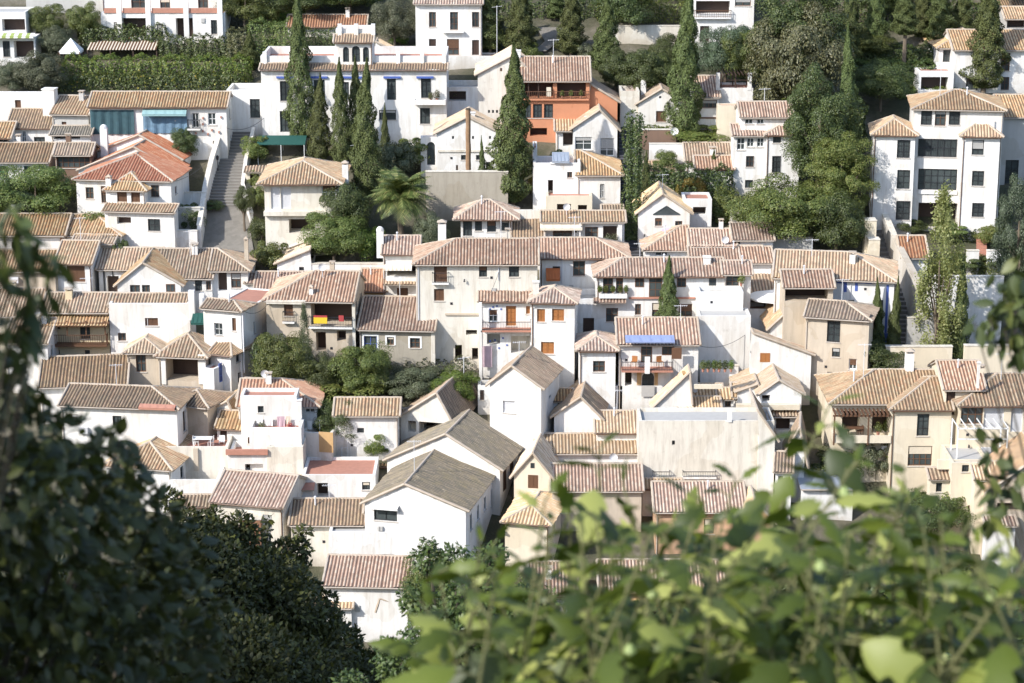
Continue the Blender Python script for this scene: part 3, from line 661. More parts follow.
def hedge(x0, x1, yt, yb, D, label, mat='dark', name='hedge', cat='hedge', d=0, dens=62, group=None, ls=.2, flower=None):
    """a clipped or loose bank of leaves between two pixel columns"""
    p0, p1 = ground(x0, yb, d), ground(x1, yb, d); s = ppm(p0); H = (yb-yt)/s/.965
    th = thing(name, label, cat, p0, math.atan2(p1.y-p0.y, p1.x-p0.x), group); L = (p1-p0).length
    n = int(dens*(2*L*H + L*D*1.4 + D*H*2)); r = np.random.default_rng(int(x0*7+yb))
    P = r.random((n, 3)); k = r.random(n); nn = np.zeros((n, 3))
    ftop = L*D*1.4/(2*L*H + L*D*1.4 + 2*D*H)
    top = k < ftop; fr = (k >= ftop) & (k < ftop+(1-ftop)*.8); sd = ~(top | fr)
    P[top, 2] = 1; nn[top, 2] = 1; P[fr, 1] = 0; nn[fr, 1] = -1; P[sd, 0] = np.round(P[sd, 0]); nn[sd, 0] = P[sd, 0]*2-1
    P = P*np.array([L, D, H]); bump = .22*np.sin(P[:, 0]*1.7)+.15*np.sin(P[:, 0]*4.1+P[:, 2]*2)+.12*np.sin(P[:, 0]*8.3+P[:,1]*3)
    P += nn*(bump+.25*r.random(n))[:, None]*min(1, H*.5) + r.normal(size=(n, 3))*.06; P[:, 2] = np.maximum(P[:, 2], .02); dz = np.array([0, 0, .4])
    me = np_mesh('foliage', *leafset(P, nn + dz + r.normal(size=(n, 3))*.5, ls*(.7+.6*r.random(n)), .6, 0, r=r), [LM[mat]])
    link(bpy.data.objects.new('foliage', me), th)
    if flower:
        m = int(n*.05); j = r.integers(0, n, m)
        me = np_mesh('flowers', *leafset(P[j]+nn[j]*.08, nn[j] + r.normal(size=(m, 3))*.5, .16+.1*r.random(m), .9, 0, r=r), [M[flower] if flower in M else LM[flower]])
        props(link(bpy.data.objects.new('flowers', me), th), kind='stuff')
    cb = MB(); 
    for q in range(max(2, int(L/1.2))): x = L*(q+.5)/max(2, int(L/1.2)); cb.tube([(x,D/2,-.5),(x+.05,D/2,H*.7)], [.06,.03], 5)
    cb.tube([(0,D/2,-.45),(L,D/2,-.45)], .06, 5); cb.build('stems', BARK, th)
    return th
def palm(x, yb, yt, wpx, label, d=0):
    p = ground(x, yb, d); s = ppm(p); H = (yb-yt)/s/.965; w = wpx/s/2; th = thing('palm_tree', label, 'palm tree', p)
    tb = MB(); hz = H*.62; tb.tube([(0,0,-.6)]+[(.05*math.sin(k), 0, hz*k/8) for k in range(1, 9)], [.34]+[.3-.02*(k % 2) for k in range(8)], 9); tb.build('trunk', BARK, th)
    r = random.Random(4); v = []; f = []
    for k in range(100):
        a = r.uniform(0, 6.28); el = r.uniform(-.5, 1.35); L = w*r.uniform(1.1, 1.4); pts = []; q = Vector((0,0,hz)); e = el
        for j in range(11):
            pts.append(q.copy()); q = q + Vector((math.cos(a)*math.cos(e), math.sin(a)*math.cos(e), math.sin(e)))*L/10; e -= .105 + .04*(el > .6)
        sd = Vector((-math.sin(a), math.cos(a), 0))
        for j in range(1, 11):
            for hh in (0, .5):
                c = pts[j-1].lerp(pts[j], hh); dr = (pts[j]-pts[j-1]).normalized(); ll = L*.3*math.sin(math.pi*min(1, (j+hh)/11+.12))
                for sg in (-1, 1):
                    tip = c + sd*sg*ll*.8 + dr*ll*.6 - Vector((0,0,ll*.35)); b = len(v); v += [c - dr*.07, c + dr*.09, tip]; f.append((b, b+1, b+2))
    me = np_mesh('fronds', np.array([tuple(q) for q in v]), np.array(f), [LM['palm']]); link(bpy.data.objects.new('crown', me), th)
    return th
# ------------------------------------------------------------------ ground
def build_ground():
    xs = np.concatenate([np.linspace(-600, -90, 18), np.linspace(-85, 85, 86), np.linspace(90, 600, 18)])
    ys = np.concatenate([np.linspace(-40, 110, 51), np.linspace(112, 300, 95), np.linspace(305, 900, 40)])
    r = np.random.default_rng(3); v = []
    for y in ys:
        for x in xs:
            z = terr(0, y); z += .12*math.sin(x*.7+y*.3) + .1*math.sin(x*.31-y*.9) - .12
            if y > 300: z += 6*math.sin(x*.012)*min(1, (y-300)/200)
            v.append((x, y, z))
    nx = len(xs); f = [(j*nx+i, j*nx+i+1, (j+1)*nx+i+1, (j+1)*nx+i) for j in range(len(ys)-1) for i in range(nx-1)]
    m, nt, N, L, P = nodes('hillside_ground'); g = gpos(N)
    c = ramp(N, L, noise(N, L, g, .22, 6, .65), [(.32, (.035,.045,.018)), (.47, (.065,.065,.035)), (.57, (.13,.115,.08)), (.7, (.22,.195,.155))])
    c = mix(N, L, math_(N, L, 'MULTIPLY', noise(N, L, g, 3, 5, .7), .6), c, (.09,.08,.05))
    L.new(c, P.inputs['Base Color']); P.inputs['Roughness'].default_value = 1
    b = N.new('ShaderNodeBump'); b.inputs['Distance'].default_value = .15; L.new(noise(N, L, g, 2.5, 6, .7), b.inputs['Height']); L.new(b.outputs[0], P.inputs['Normal'])
    me = np_mesh('ground', v, f, [m]); o = bpy.data.objects.new('ground', me); link(o); props(o, 'earthy green hillside under the houses', 'ground', kind='structure')
build_ground()
def stairs(name, label, rows, n, mat, lift=.1):
    """stepped street on the slope: rows = [(y, xleft, xright)] from the bottom to the top, n risers"""
    ys = [r[0] for r in rows]; mb = MB(); Lp = []; Rp = []
    for i in range(n+1):
        y = ys[0] + (ys[-1]-ys[0])*i/n
        for a, b in zip(rows[:-1], rows[1:]):
            if (a[0]-y)*(b[0]-y) <= 0: t = (y-a[0])/(b[0]-a[0]); xl, xr = a[1]+(b[1]-a[1])*t, a[2]+(b[2]-a[2])*t; break
        Lp.append(ground(xl, y)); Rp.append(ground(xr, y))
    up = Vector((0,0,lift))
    for i in range(n):
        z0 = Lp[i].z; z1 = Lp[i+1].z; a, b, c, d = Lp[i].copy(), Rp[i].copy(), Rp[i+1].copy(), Lp[i+1].copy()
        for q in (a, b, c, d): q.z = z1 + lift
        lo = [Vector((a.x,a.y,z0+lift)), Vector((b.x,b.y,z0+lift))]
        mb.poly([lo[0], lo[1], b, a], 1); mb.poly([a, b, c, d], 0)
    o = mb.build(name, mat); props(o, label, 'steps', kind='structure'); return o
def cobble(name, c1, c2, sc):
    m, nt, N, L, P = nodes(name); g = gpos(N)
    vo = N.new('ShaderNodeTexVoronoi'); vo.inputs['Scale'].default_value = sc; L.new(g, vo.inputs['Vector'])
    c = mix(N, L, noise(N, L, g, .8, 5, .6), c1, c2); c = mix(N, L, math_(N, L, 'MULTIPLY', vo.outputs['Color'], .4), c, tuple(x*.6 for x in c1))
    L.new(c, P.inputs['Base Color']); P.inputs['Roughness'].default_value = .85
    return m
COB = cobble('cobbles', (.20,.185,.16), (.36,.33,.29), 2.4); RIS = plain('step_risers', (.19,.175,.155), .9)
stairs('stepped_street', 'broad grey stepped street climbing beside the white mansion', [(208,208,247),(185,210,244),(150,221,250),(126,233,258)], 27, [COB, RIS]); stairs('cobbled_ramp', 'cobbled ramp at the foot of the broad steps', [(254,199,254),(208,208,247)], 60, [COB, COB])
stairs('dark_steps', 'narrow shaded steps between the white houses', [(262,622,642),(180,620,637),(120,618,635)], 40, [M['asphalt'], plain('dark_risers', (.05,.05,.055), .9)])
stairs('side_steps', 'pale steps beside the curved white wall', [(360,893,914),(300,888,905),(225,866,884)], 30, [COB, RIS])
def PW(label, pts, th=.35, wall='white', name='garden_wall', cat='garden wall', coping='weathered'):
    """wall along pixel points (x, ybase, ytop)"""
    G = [ground(x, yb) for x, yb, yt in pts]; Hh = [(yb-yt)/ppm(g)/.965 for (x, yb, yt), g in zip(pts, G)]
    o = thing(name, label, cat, G[0]); mb = MB(); cb = MB()
    for i in range(len(G)-1):
        a, b = G[i]-G[0], G[i+1]-G[0]; d = Vector((b.x-a.x, b.y-a.y, 0)); n = Vector((-d.y, d.x, 0)).normalized()*th/2
        za, zb = a.z+Hh[i], b.z+Hh[i+1]
        P = [a-n, b-n, b+n, a+n]; lo = [Vector((q.x,q.y,min(a.z,b.z)-2.5)) for q in P]; hi = [Vector((q.x,q.y,z)) for q, z in zip(P, (za,zb,zb,za))]
        for j in range(4): mb.poly([lo[j], lo[(j+1)%4], hi[(j+1)%4], hi[j]])
        mb.poly(hi)
        n2 = n*1.25; c0 = [Vector((q.x,q.y,z+.004)) for q, z in zip((a-n2,b-n2,b+n2,a+n2), (za,zb,zb,za))]; c1 = [q+Vector((0,0,.07)) for q in c0]
        for j in range(4): cb.poly([c0[j], c0[(j+1)%4], c1[(j+1)%4], c1[j]])
        cb.poly(c1); cb.poly(c0[::-1])
    mb.build('wall', W[wall], o); cb.build('coping', W[coping], o); return o
# ------------------------------------------------------------------ upper rows, left
h = V(['terrace_building', 'white open terrace building with a lime striped awning, cut by the frame edge'], -25, 36, 37, 60, 'flat', D=3, d=-1.2, win=[('q',14,41,34,58),('k',3,41,10,57)], floor='concrete', par=.2)
V(h, -25, 28, 12, 60, 'flat', D=5, d=1, win=[('q',2,19,25,31)], floor='concrete', par=.15)
AW(h, -20, 35, 33, 1.0, .25, 'limecloth', stripes=1)
h = V(['villa', 'white two-storey villa with terracotta parapets behind the striped pergola'], 102, 226, 13, 42, 'flat', D=5, win=[('q',122,18,149,36),('b',114,22,117,34),('k',157,24,163,37),('q',176,18,193,38),('k',211,20,217,34)], par=.1)
V(h, 104, 224, -25, 42, 'gx', yr=-45, d=3, win=[('b',131,-10,148,8),('b',160,-6,170,8),('b',198,-6,208,8)], t='tan')
for x in (118, 147, 185, 219): BX(h, 'pillar', x-2, x+3, -8, 42, .35, 'white')
for a, b in ((104,117),(123,146),(152,184),(189,218)): BX(h, 'parapet', a, b, 8, 13, .12, 'terra', -.02)
V(['garden_wall', 'white retaining wall with its shade painted grey behind the clipped trees', 'garden wall'], 28, 104, -8, 38, 'wall', D=.5, d=5, wall='grey')  # white wall in shade: the grey plaster carries that shade
h = V(['long_house', 'long white house under a straw roof with teal and blue curtains'], 92, 228, 106, 160, 'gx', yr=92, win=[('w',192,113,199,128),('w',208,113,216,125),('k',213,141,219,150),('o',94,112,132,134)], t='tan', wall='white')
CUR(h, 90, 134, 110, 134, 'tealcloth'); CUR(h, 143, 187, 116, 133, 'skycloth'); AW(h, 143, 187, 108, .9, .5, 'aqua'); BAL(h, 188, 201, 128, .6)
for x, y in ((203,118),(203,124),(221,117),(203,131),(212,130),(208,134),(196,133),(219,132)): BX(h, 'wall_pot', x-.7, x+.7, y-1, y+1, .18, 'terra')
CH(h, 103.5, 124, 150, 7, cap='dome', w=-3)
h = V(['side_house', 'grey walled house with a worn roof beside a tall white chimney'], 54, 90, 113, 150, 'gx', yr=96, t='tan', wall='grey', yaw=-6, d=-.5)
CH(h, 49.5, 88, 112, 12, cap='flat', w=2)
h = V(['low_house', 'low plain white wall house with one small brown shutter under the garden bank'], -14, 46, 97, 135, 'flat', D=4, win=[('s',15,100,21,108)], floor='concrete')
h = V(['small_house', 'white house with a mottled brown roof and a thin white chimney'], 9, 56, 127, 155, 'gx', yr=109, t='brown', win=[('k',34,137,45,144),('w',22,131,26,143)]); CH(h, 49.5, 117, 129, 4.5, t=.3)
h = V(['shed_house', 'low white outbuilding under a flat greyish tiled roof'], 53, 92, 134, 165, 'sf', yr=126, t='moss', d=-.5, win=[('q',54,135,80,139)])
h = V(['edge_house', 'white house with a white framed window and ochre roof at the left frame edge'], -14, 12, 137, 170, 'gx', yr=122, t='tan', win=[('w',-2,138,8,149)])
h = V(['garden_house', 'white house with a dark brown roof and green blinds above the leafy tree'], -8, 50, 161, 190, 'gx', yr=143, t='brown', win=[('g',-2,166,8,178),('g',24,166,31,176)])
h = V(['gallery_house', 'house with a wooden lattice gallery beside the red stepped roof'], 57, 93, 154, 195, 'gx', yr=143, t='brown', wall='brown', win=[('b',57,157,90,168,{'nv':6,'nh':2})]); ST = BX; BX(h, 'beam', 55, 93, 155, 157, .15, 'darkwood_and_shade')
# red stepped roof house
h = V(['red_roof_house', 'white house with a stepped red roof in three tiers'], 79, 173, 178, 238, 'hy', D=6.6, p=.34, yaw=-7, t='red', win=[('b',101,186,106,203),('b',151,185,159,197),('o',117,217,131,224),('k',148,219,160,231)], Rw=[('b',175,186,177,194)])
ry = VOL['red_roof_house'].pix_y(VOL['red_roof_house'].W/2+.05, 6.3, h.zr); v2 = V(h, 82, 179, ry-4.5+23, 238, 'gy', yr=ry-4.5, xa=134, D=4.4, yaw=-7, d=6.2, t='red', oh=.2)
ry = v2.pix_y(v2.W*.53, 4.3, v2.zr); V(h, 87, 185, ry-4.5+22, 238, 'gy', yr=ry-4.5, xa=139, D=5, yaw=-7, d=10.4, t='red', oh=.2)
v = V(h, 109, 147, 188, 238, 'hip', yr=171.5, d=-1.6, yaw=-7, t='tan', win=[('s',117,190,127,203),('s',131,190,140,203)], D=4.2)
V(h, 106, 175, 210, 240, 'sf', yr=203.5, d=-2.6, yaw=-7, t='tan', win=[('q',117,217,131,224),('k',148,219,160,231)])
CH(h, 108.5, 174, 190, 5, w=-.9)
V(['garden_wall', 'bright white garden wall with a slanting shadow below the red roof', 'garden wall'], 136, 198, 231, 256, 'wall', D=.4)
V(['garden_wall', 'short white terrace wall with plants beside the broad steps', 'garden wall'], 178, 206, 193, 215, 'wall', D=.4); V(['garden_wall', 'low grey wall with three round openings beside the steps', 'garden wall'], 177, 201, 208, 236, 'wall', D=.4, wall='grey')
PW('long white stepped wall along the upper edge of the broad steps', [(200,252,226),(206,206,186),(212,180,160),(222,150,128),(232,126,96)], .4)
PW('low white wall on the mansion side of the broad steps', [(252,226,214),(243,196,184),(246,170,160),(254,140,128)], .3)
V(['gate_porch', 'small tiled gate porch between the broad steps and the villa', 'gate'], 246, 264, 171, 190, 'sf', yr=166, t='tan', wall='cream', win=[('q',250,174,259,186)], cap=False)
stairs('garden_path', 'pale winding garden path at the top behind the orange house', [(54,534,546),(44,545,560),(30,536,562)], 40, [COB, COB], .3)
# houses left, middle
h = V(['hipped_house', 'white house with a hipped straw roof carrying a small tiled turret'], 68, 121, 234, 262, 'hipR', yr=215, t='tan', yaw=-5); V(h, 80, 94, 221, 245, 'gx', yr=205, D=1.6, d=2, wall='ochre', t='tan'); V(h, 74, 114, 242, 264, 'sf', yr=235, d=-1.2, t='tan', yaw=-5)
h = V(['orange_door_house', 'white house with a bare orange door behind hanging leaves'], -14, 66, 234, 266, 'gx', yr=214, t='tan', win=[('t',60,238,66,252),('b',12,242,18,252)]); CH(h, 13, 205, 220, 3, cap='flat')
h = V(['beige_house', 'beige house under a broad sandy roof at the left frame edge'], -14, 58, 270, 300, 'gx', yr=250, t='tan', wall='beige', d=-.5)
h = V(['gable_house', 'white gabled house with one wide ochre shutter in its front'], 58, 93, 262, 300, 'gx', yr=241, t='tan', yaw=-4, win=[('s',67,266,85,282)], D=6)
h = V(['shaded_house', 'white house with a dark door in the shade behind the ochre shutter gable'], 100, 160, 268, 300, 'gx', yr=248, t='tan', d=.6, win=[('o',107,276,119,293)])
BX(h, 'downpipe', 103, 104.5, 268, 295, .1, 'black'); BX(h, 'downpipe', 112, 113, 268, 276, .1, 'black')
h = V(['wide_house', 'wide white house with a long hipped straw roof below the broad steps'], 150, 213, 277, 312, 'gx', yr=249, t='tan', win=[('k',195,279,202,291),('b',206,281,211,290)]); V(h, 212, 249, 269.5, 312, 'hipR', yr=249, t='tan', win=[('o',218,272,227,291),('b',231,273,241,288)], d=.4); CH(h, 246, 236, 262, 4, wall='beige', t=.4)
h = V(['gabled_house', 'white house with a broad low gable and three brown windows'], 119, 182, 284, 320, 'gy', yr=263, xa=143, D=6, d=-1, t='tan', win=[('b',130,285,140,293),('b',142,285,150,293),('b',166,284,175,292)])
h = V(['balcony_house', 'yellow house with a long brown wooden balcony'], 46, 111, 311, 368, 'gx', yr=293, t='tan', wall='yellow', win=[('k',53,321,60,329),('k',80,322,90,339),('k',51,350,60,364),('k',85,350,90,360)])
V(h, 46, 109, 321, 368, 'sf', yr=312, d=-.9, t='tan', wall='yellow', D=1.1, p=.3) if 0 else None
BAL(h, 50, 109, 342, 1.1, 'wood', slab='wood', posts=4); BX(h, 'eave_band', 44, 111, 319.5, 321, 1.25, 'wood')
AWr = MB(); tile_slope(AWr, [(-.2,-1.5,h.ze-1.05),(h.W+.1,-1.5,h.ze-1.05),(h.W+.1,0,h.ze-.45),(-.2,0,h.ze-.45)]); AWr.build('porch_roof', [TL['tan'], M['wood']], h.h, uv=True, M=h.M)
h = V(['blank_house', 'plain white house front with two small dark windows'], 112, 192, 303.5, 372, 'flat', D=3.5, win=[('s',145,318,158,326),('b',118,333,126,341)], par=.15); V(h, 113, 190, 305, 372, 'sf', yr=293.5, t='tan', d=.5)
BX(h, 'chimney', 188, 194, 291, 320, .1, 'white', .5); BX(h, 'chimney', 199, 204, 294, 315, .1, 'white', .5, 1.5); AW(h, 193, 213, 313, 1.6, .5, 'greencloth')
h = V(['street_house', 'tall white house with a small hipped roof and long shaded side wall'], 206, 243, 307, 385, 'hipR', t='tan', yaw=-18, D=2.6, p=.34, win=[('s',232,318,236,331)]); V(h, 207, 242.6, 310, 385, 'flat', D=9, yaw=-18, d=.25, par=.1, Rw=[('b',246,310,250,322),('b',252,322,255,334),('b',248,345,251,357)])
BX(h, 'downpipe', 242, 243.2, 310, 372, .1, 'blind')
h = V(['narrow_house', 'narrow white house with a low brown roof in the shaded lane'], 212, 232, 352, 398, 'hipR', yr=333, yaw=-24, t='brown', D=6, Rw=[('k',236,352,240,362),('k',238,372,242,384)])
h = V(['lane_house', 'white house with blue shuttered windows deep in the shaded lane'], 204, 215, 368, 405, 'flat', D=6, yaw=-24, d=-.5, par=.15, Rw=[('u',219,363,222,382),('k',227,356,231,364),('o',230,384,235,396)])
h = V(['sandy_roof_house', 'low house under a wide sandy roof half hidden by leaves'], -20, 42, 315, 352, 'gx', yr=289, t='tan', wall='cream')
h = V(['chimney_house', 'white house with a cream chimney and a straw roof in front of the yellow house'], 8, 50, 341, 392, 'gx', yr=318, t='tan', yaw=-4, D=6, win=[('k',34,350,37,362)], Rw=[('b',51,345,53,356)]); CH(h, 35, 315, 336, 8, cap='flat', wall='cream', t=.3)
# open gallery tower and its neighbours
h = V(['gallery_tower', 'beige tower house with an open roof gallery on white pillars'], 129, 162, 351, 402, 'hip', yr=326, wall='beige', t='tan', d=1, win=[('b',136,355,146,372)], D=6)
v2 = V(h, 160, 207, 354, 402, 'hip', yr=331, wall='beige', t='tan', win=[('Q',166,356,198,381)], yaw=-8, Rw=[('d',209,358,211,378)], D=5)
BX(v2, 'pillar', 161, 165.5, 354.5, 384, .12, 'white'); BX(v2, 'pillar', 198, 205.5, 354.5, 384, .12, 'white')
h = V(['brown_roof_house', 'long low house with a big mottled brown roof below the gallery tower'], 42, 128, 386, 425, 'gx', yr=356, t='brown', yaw=6, p=.32); CH(h, 101, 366, 382, 6, cap='flat', t=.35)
h = V(['corner_house', 'white corner house with a broad brown shade over its dark window'], 64, 179, 404, 465, 'hipR', yr=386, t='brown', yaw=-7, p=.3, win=[('q',155,408,172,421)], Rw=[('d',183,410,186,432),('d',190,405,193,425),('d',197,398,200,415),('k',204,392,206,402)])
AW(h, 140, 176, 404, .5, .2, 'terra'); V(h, 166, 209, 402, 450, 'hip', D=4.5, p=.3, yaw=-20, d=1.0, t='brown', wall='beige')
h = V(['straw_roof_house', 'low house with a ragged straw coloured roof at the bottom of the lane'], 108, 172, 464, 500, 'hip', D=9, t='tan', yaw=-12, p=.42, d=-.5)
h = V(['roof_cabin', 'small white rooftop cabin with a narrow brown door'], 218, 247, 426, 455, 'gx', yr=411, t='tan', yaw=-10, win=[('d',220,428,227,446)], D=3.2); V(h, 200, 236, 416, 450, 'gy', yr=401, xa=228, D=4, d=1.5, t='tan', yaw=-10)
h = V(['rooftop_house', 'white house with a small straw roof behind the rooftop cabin'], 240, 264, 396, 440, 'gx', yr=379, t='tan', yaw=-10, D=5, win=[('b',244,399,249,408)])
h = V(['stained_terrace', 'long stained parapet wall with a pink tiled terrace behind'], 152, 229, 447, 485, 'flat', D=6, wall='weathered', win=[]); BX(h, 'buttress', 193.5, 198, 448, 470, .25, 'beige')
h = V(['basin_terrace', 'low white roof terrace with a shaded inner wall'], 161, 220, 480, 512, 'flat', D=4.5, par=1.3, floor='concrete', d=-.5)
h = V(['ribbed_roof_house', 'house with a ribbed red brown roof and pale raised edge'], 214, 284, 500, 548, 'gx', yr=473, t='pink', yaw=-14, wall='weathered', D=7); V(h, 178, 220, 505, 540, 'sf', yr=495, t='tan', wall='weathered')
h = V(['brick_ruin', 'crumbling brick wall rising from the dark hedge', 'wall'], 242, 262, 520, 565, 'wall', D=.8, wall='brick')
# ------------------------------------------------------------------ upper rows, centre
V(['hillside_house', 'low white house with an orange roof behind the mansion'], 288, 366, 26, 42, 'gx', yr=15, t='orange', d=1)
h = V(['mansion', 'large white mansion with blue hoods over its windows and three arches on top'], 263, 447, 69, 143, 'sf', yr=62.5, p=.3, wall='white', t='brown', D=1.3, win=[('k',280,81,290,101),('k',314,80,325,100),('k',387,79,396,100),('k',421,78,431,98),('k',280,111,290,132),('k',379,110,396,120),('k',420,108,430,124),('k',341,82,349,100),('k',352,82,361,100)], eave='white')
V(h, 263, 447, 56, 143, 'flat', D=8, d=1.4, par=.8)
V(h, 337, 374, 41, 143, 'sf', yr=34.5, D=1.2, d=.9, t='brown', win=[('a',343,47,349,62),('a',352,46,360,62),('a',363,47,369,62)], eave='white'); V(h, 338, 374, 29, 143, 'flat', D=3.5, d=2.2, par=.7)
for x in (264.5, 291, 336, 398, 422, 444): BX(h, 'pillar', x-2, x+2, 52, 68, .05, 'white', .4, 1.2)
for x in (339.5, 356, 373): BX(h, 'pillar', x-2, x+2, 24, 39, .05, 'white', .4, 1.9)
for x in (285, 319, 392, 425): BX(h, 'hood', x-8.5, x+8.5, 76.2, 78.2, .2, 'blue')
BX(h, 'hood', 341, 362, 76.2, 78.2, .2, 'blue'); BX(h, 'cornice', 263, 447, 69.3, 71, .2, 'white'); BAL(h, 414, 446, 102, 1.0, 'white', .35)
V(h, 228, 264, 90, 140, 'flat', D=5, d=1, win=[('k',250,99,260,118)], floor='concrete'); V(h, 375, 392, 50, 90, 'gy', yr=42, xa=376, D=3, d=3, t='cream')
h = V(['edge_villa', 'white house with a brown balcony at the top edge behind the tall cypress'], 693, 753, -22, 46, 'flat', D=7, win=[('q',696,1,730,14),('b',735,-3,751,6),('d',700,26,709,42)]); BAL(h, 694, 731, 17, .5, 'wood', .8, 'white'); V(['garden_wall', 'long pale garden wall at the top right of the orange house', 'garden wall'], 612, 692, 26, 44, 'wall', D=.4, wall='white2')
h = V(['upper_house', 'white house with wood framed windows above the mansion'], 416, 482, 3, 62, 'gx', yr=-9, t='pink', win=[('b',429,12,436,27),('b',450,12,458,30),('b',472,12,479,27),('d',429,39,436,55),('b',447,39,459,55),('d',472,40,479,55)])
BX(h, 'balcony', 443, 464, 31, 32.5, .5, 'white')
h = V(['terrace_house', 'plain white terrace house with a railed opening beside the mansion'], 446, 492, 87, 125, 'flat', D=5, win=[('q',449,91,466,101)], floor='concrete'); V(h, 446, 500, 56, 100, 'flat', D=3, d=6, par=.2)
h = V(['orange_house', 'orange house with a dark open gallery and red tiled roof'], 518, 589, 80, 142, 'gx', yr=57, t='pink', wall='orange', win=[('Q',521,83,553,98),('q',557,83,586,98),('k',524,104,531,118),('k',533,104,542,118),('k',544,104,553,118),('q',530,128,547,136)])
V(h, 587, 617, 101, 142, 'gy', yr=84, xa=590, D=6, t='brown', wall='orange', d=.5); V(h, 590, 615, 77, 100, 'flat', D=3, d=8, wall='orange'); BAL(h, 519, 589, 98.5, .35, 'wood', .8, 'orange'); CH(h, 517, 50, 60, 7, cap='flat')
for x in (528, 538): BX(h, 'post', x, x+1, 82, 98, .04, 'darkwood_and_shade')
BX(h, 'parasol_shade', 546.5, 551, 87, 96, .3, 'creamcloth', -.15)
h = V(['cream_house', 'cream gabled house with three tiny vents beside the tall cypress'], 478, 534, 74, 130, 'gy', yr=56, xa=512, D=8, t='cream', wall='white2', d=.5, win=[('v',488,110,490,113),('v',492,110,494,113),('v',496,110,498,113),('b',500,68,502,71)])
h = V(['gabled_cottage', 'white gabled cottage with two wide glazed windows below the orange house'], 573, 617, 128, 160, 'gy', yr=110, xa=600, D=6, t='tan', win=[('w',575,137,592,150),('w',600,138,614,156)]); V(h, 556, 576, 130, 160, 'sf', yr=119, t='cream', win=[('q',563,133,573,146)], d=.8); CH(h, 586, 116, 124, 2, cap='flat', w=1)
h = V(['vine_house', 'white house with a terrace canopy and golden vine under its roof'], 533, 580, 163, 215, 'flat', D=4, par=.9, win=[('q',548,180,553,195)]); V(h, 577, 620, 174, 215, 'hipR', yr=150.5, t='tan', win=[('w',600,184,604,198)], d=-.1); V(h, 533, 537, 148, 200, 'flat', D=4, d=-.2)
AW(h, 552, 569, 152, 1.8, .6, 'slate', 1.5); BX(h, 'conservatory_frame', 550, 570, 162, 164, .1, 'whitewood')
h = V(['roof_box_house', 'low cream roofed block with dark recesses below the golden vine'], 546, 592, 196, 225, 'flat', D=3, wall='cream', d=-.5, win=[('q',557,204,571,213),('q',578,205,587,213)], par=.2); V(h, 603, 622, 213, 235, 'sf', yr=205, t='tan', wall='cream')
h = V(['white_gallery_house', 'white house with a long shallow roof and a shaded gallery under white awnings'], 542, 624, 221, 258, 'sf', yr=211, t='tan', win=[('b',553,228,572,238),('b',585,227,598,238),('q',603,226,617,245)]); AW(h, 540, 582, 222.5, 1.1, .35, 'creamcloth'); BX(h, 'pillar', 579, 580.5, 222, 240, .9, 'white', -.75); BX(h, 'pillar', 618, 622, 222, 246, .3, 'white')
h = V(['middle_house', 'white house with a wide hipped roof and a terracotta coloured window box'], 540, 627, 257, 312, 'hipR', yr=238, t='pink', win=[('b',573,261,585,276),('b',597,261,606,275)]); AW(h, 546, 560, 268, .7, .9, 'orangecloth'); BX(h, 'downpipe', 561.5, 562.5, 258, 290, .1, 'blind')
h = V(['small_lodge', 'small white lodge with a dark weathered lean-to roof'], 513, 543, 238, 270, 'sf', yr=219, t='brown', win=[('k',516,240,524,247),('k',530,240,538,247)]); BX(h, 'wall', 512, 540, 210, 219, .1, 'white2', .3, h.D)
h = V(['lookout_house', 'white lookout room with glazed sides and a flared hipped roof'], 461, 512, 215, 262, 'hip', yr=200, oh=.75, t='pink', win=[('k',463,217,472,236),('k',475,217,482,231),('k',487,217,496,232),('k',500,217,509,231),('v',495,241,498,245),('b',504,240,509,245)], p=.5)
h = V(['cream_town_house', 'tall cream and white house with brown shutters and a window balcony'], 417, 537, 263, 368, 'hipL', yr=239, t='pink', wall='white2', win=[('s',434,265,447,282),('s',434,289,444,301),('k',479,266,487,277),('k',509,266,519,277),('q',472,348,478,360),('q',466,330,477,335),('q',455,345,462,362)])
BAL(h, 432, 449, 282, .45); BX(h, 'cornice', 445, 479, 313, 315, .15, 'beige'); BX(h, 'downpipe', 417.5, 418.5, 264, 320, .1, 'blind'); BX(h, 'downpipe', 498, 499, 264, 280, .1, 'blind')
h = V(['loggia_house', 'white house with a striped cream awning over a dark loggia'], 384, 419, 253, 320, 'gx', yr=236, t='pink', win=[('Q',387,266,416,276),('s',397,288,408,300)]); AW(h, 384, 412, 264, .8, .25, 'creamcloth', stripes=1); CH(h, 380, 226, 250, 7, cap='dome', t=.3); CH(h, 442, 219, 242, 8, t=.45); BX(h, 'ledge', 386, 416, 277, 281, .4, 'white')
pr = MB(); z_ = h.onF(400, 283)[1]; tile_slope(pr, [(0,-.9,z_),(h.W-.1,-.9,z_),(h.W-.1,0,z_+.3),(0,0,z_+.3)]); pr.build('porch_roof', [TL['tan'], M['eave']], h.h, uv=True, M=h.M)
h = V(['terraced_house', 'white house with an orange door on a tiled balcony'], 480, 534, 300, 385, 'gx', yr=279, t='pink', d=1, win=[('t',506,306,516,326),('t',526,306,530,314),('Q',511,336,530,353),('q',487,334,500,344)]); BAL(h, 481, 531, 327.5, 1.1, 'iron', .8, 'terra'); BX(h, 'pillar', 479, 482, 300, 380, 1.1, 'white', -.8)
for x, y in ((490,309),(493,307),(497,306),(501,309),(490,341),(495,340),(503,338),(507,345),(499,348)): BX(h, 'wall_plate', x-.8, x+.8, y-.8, y+.8, .05, 'blue')
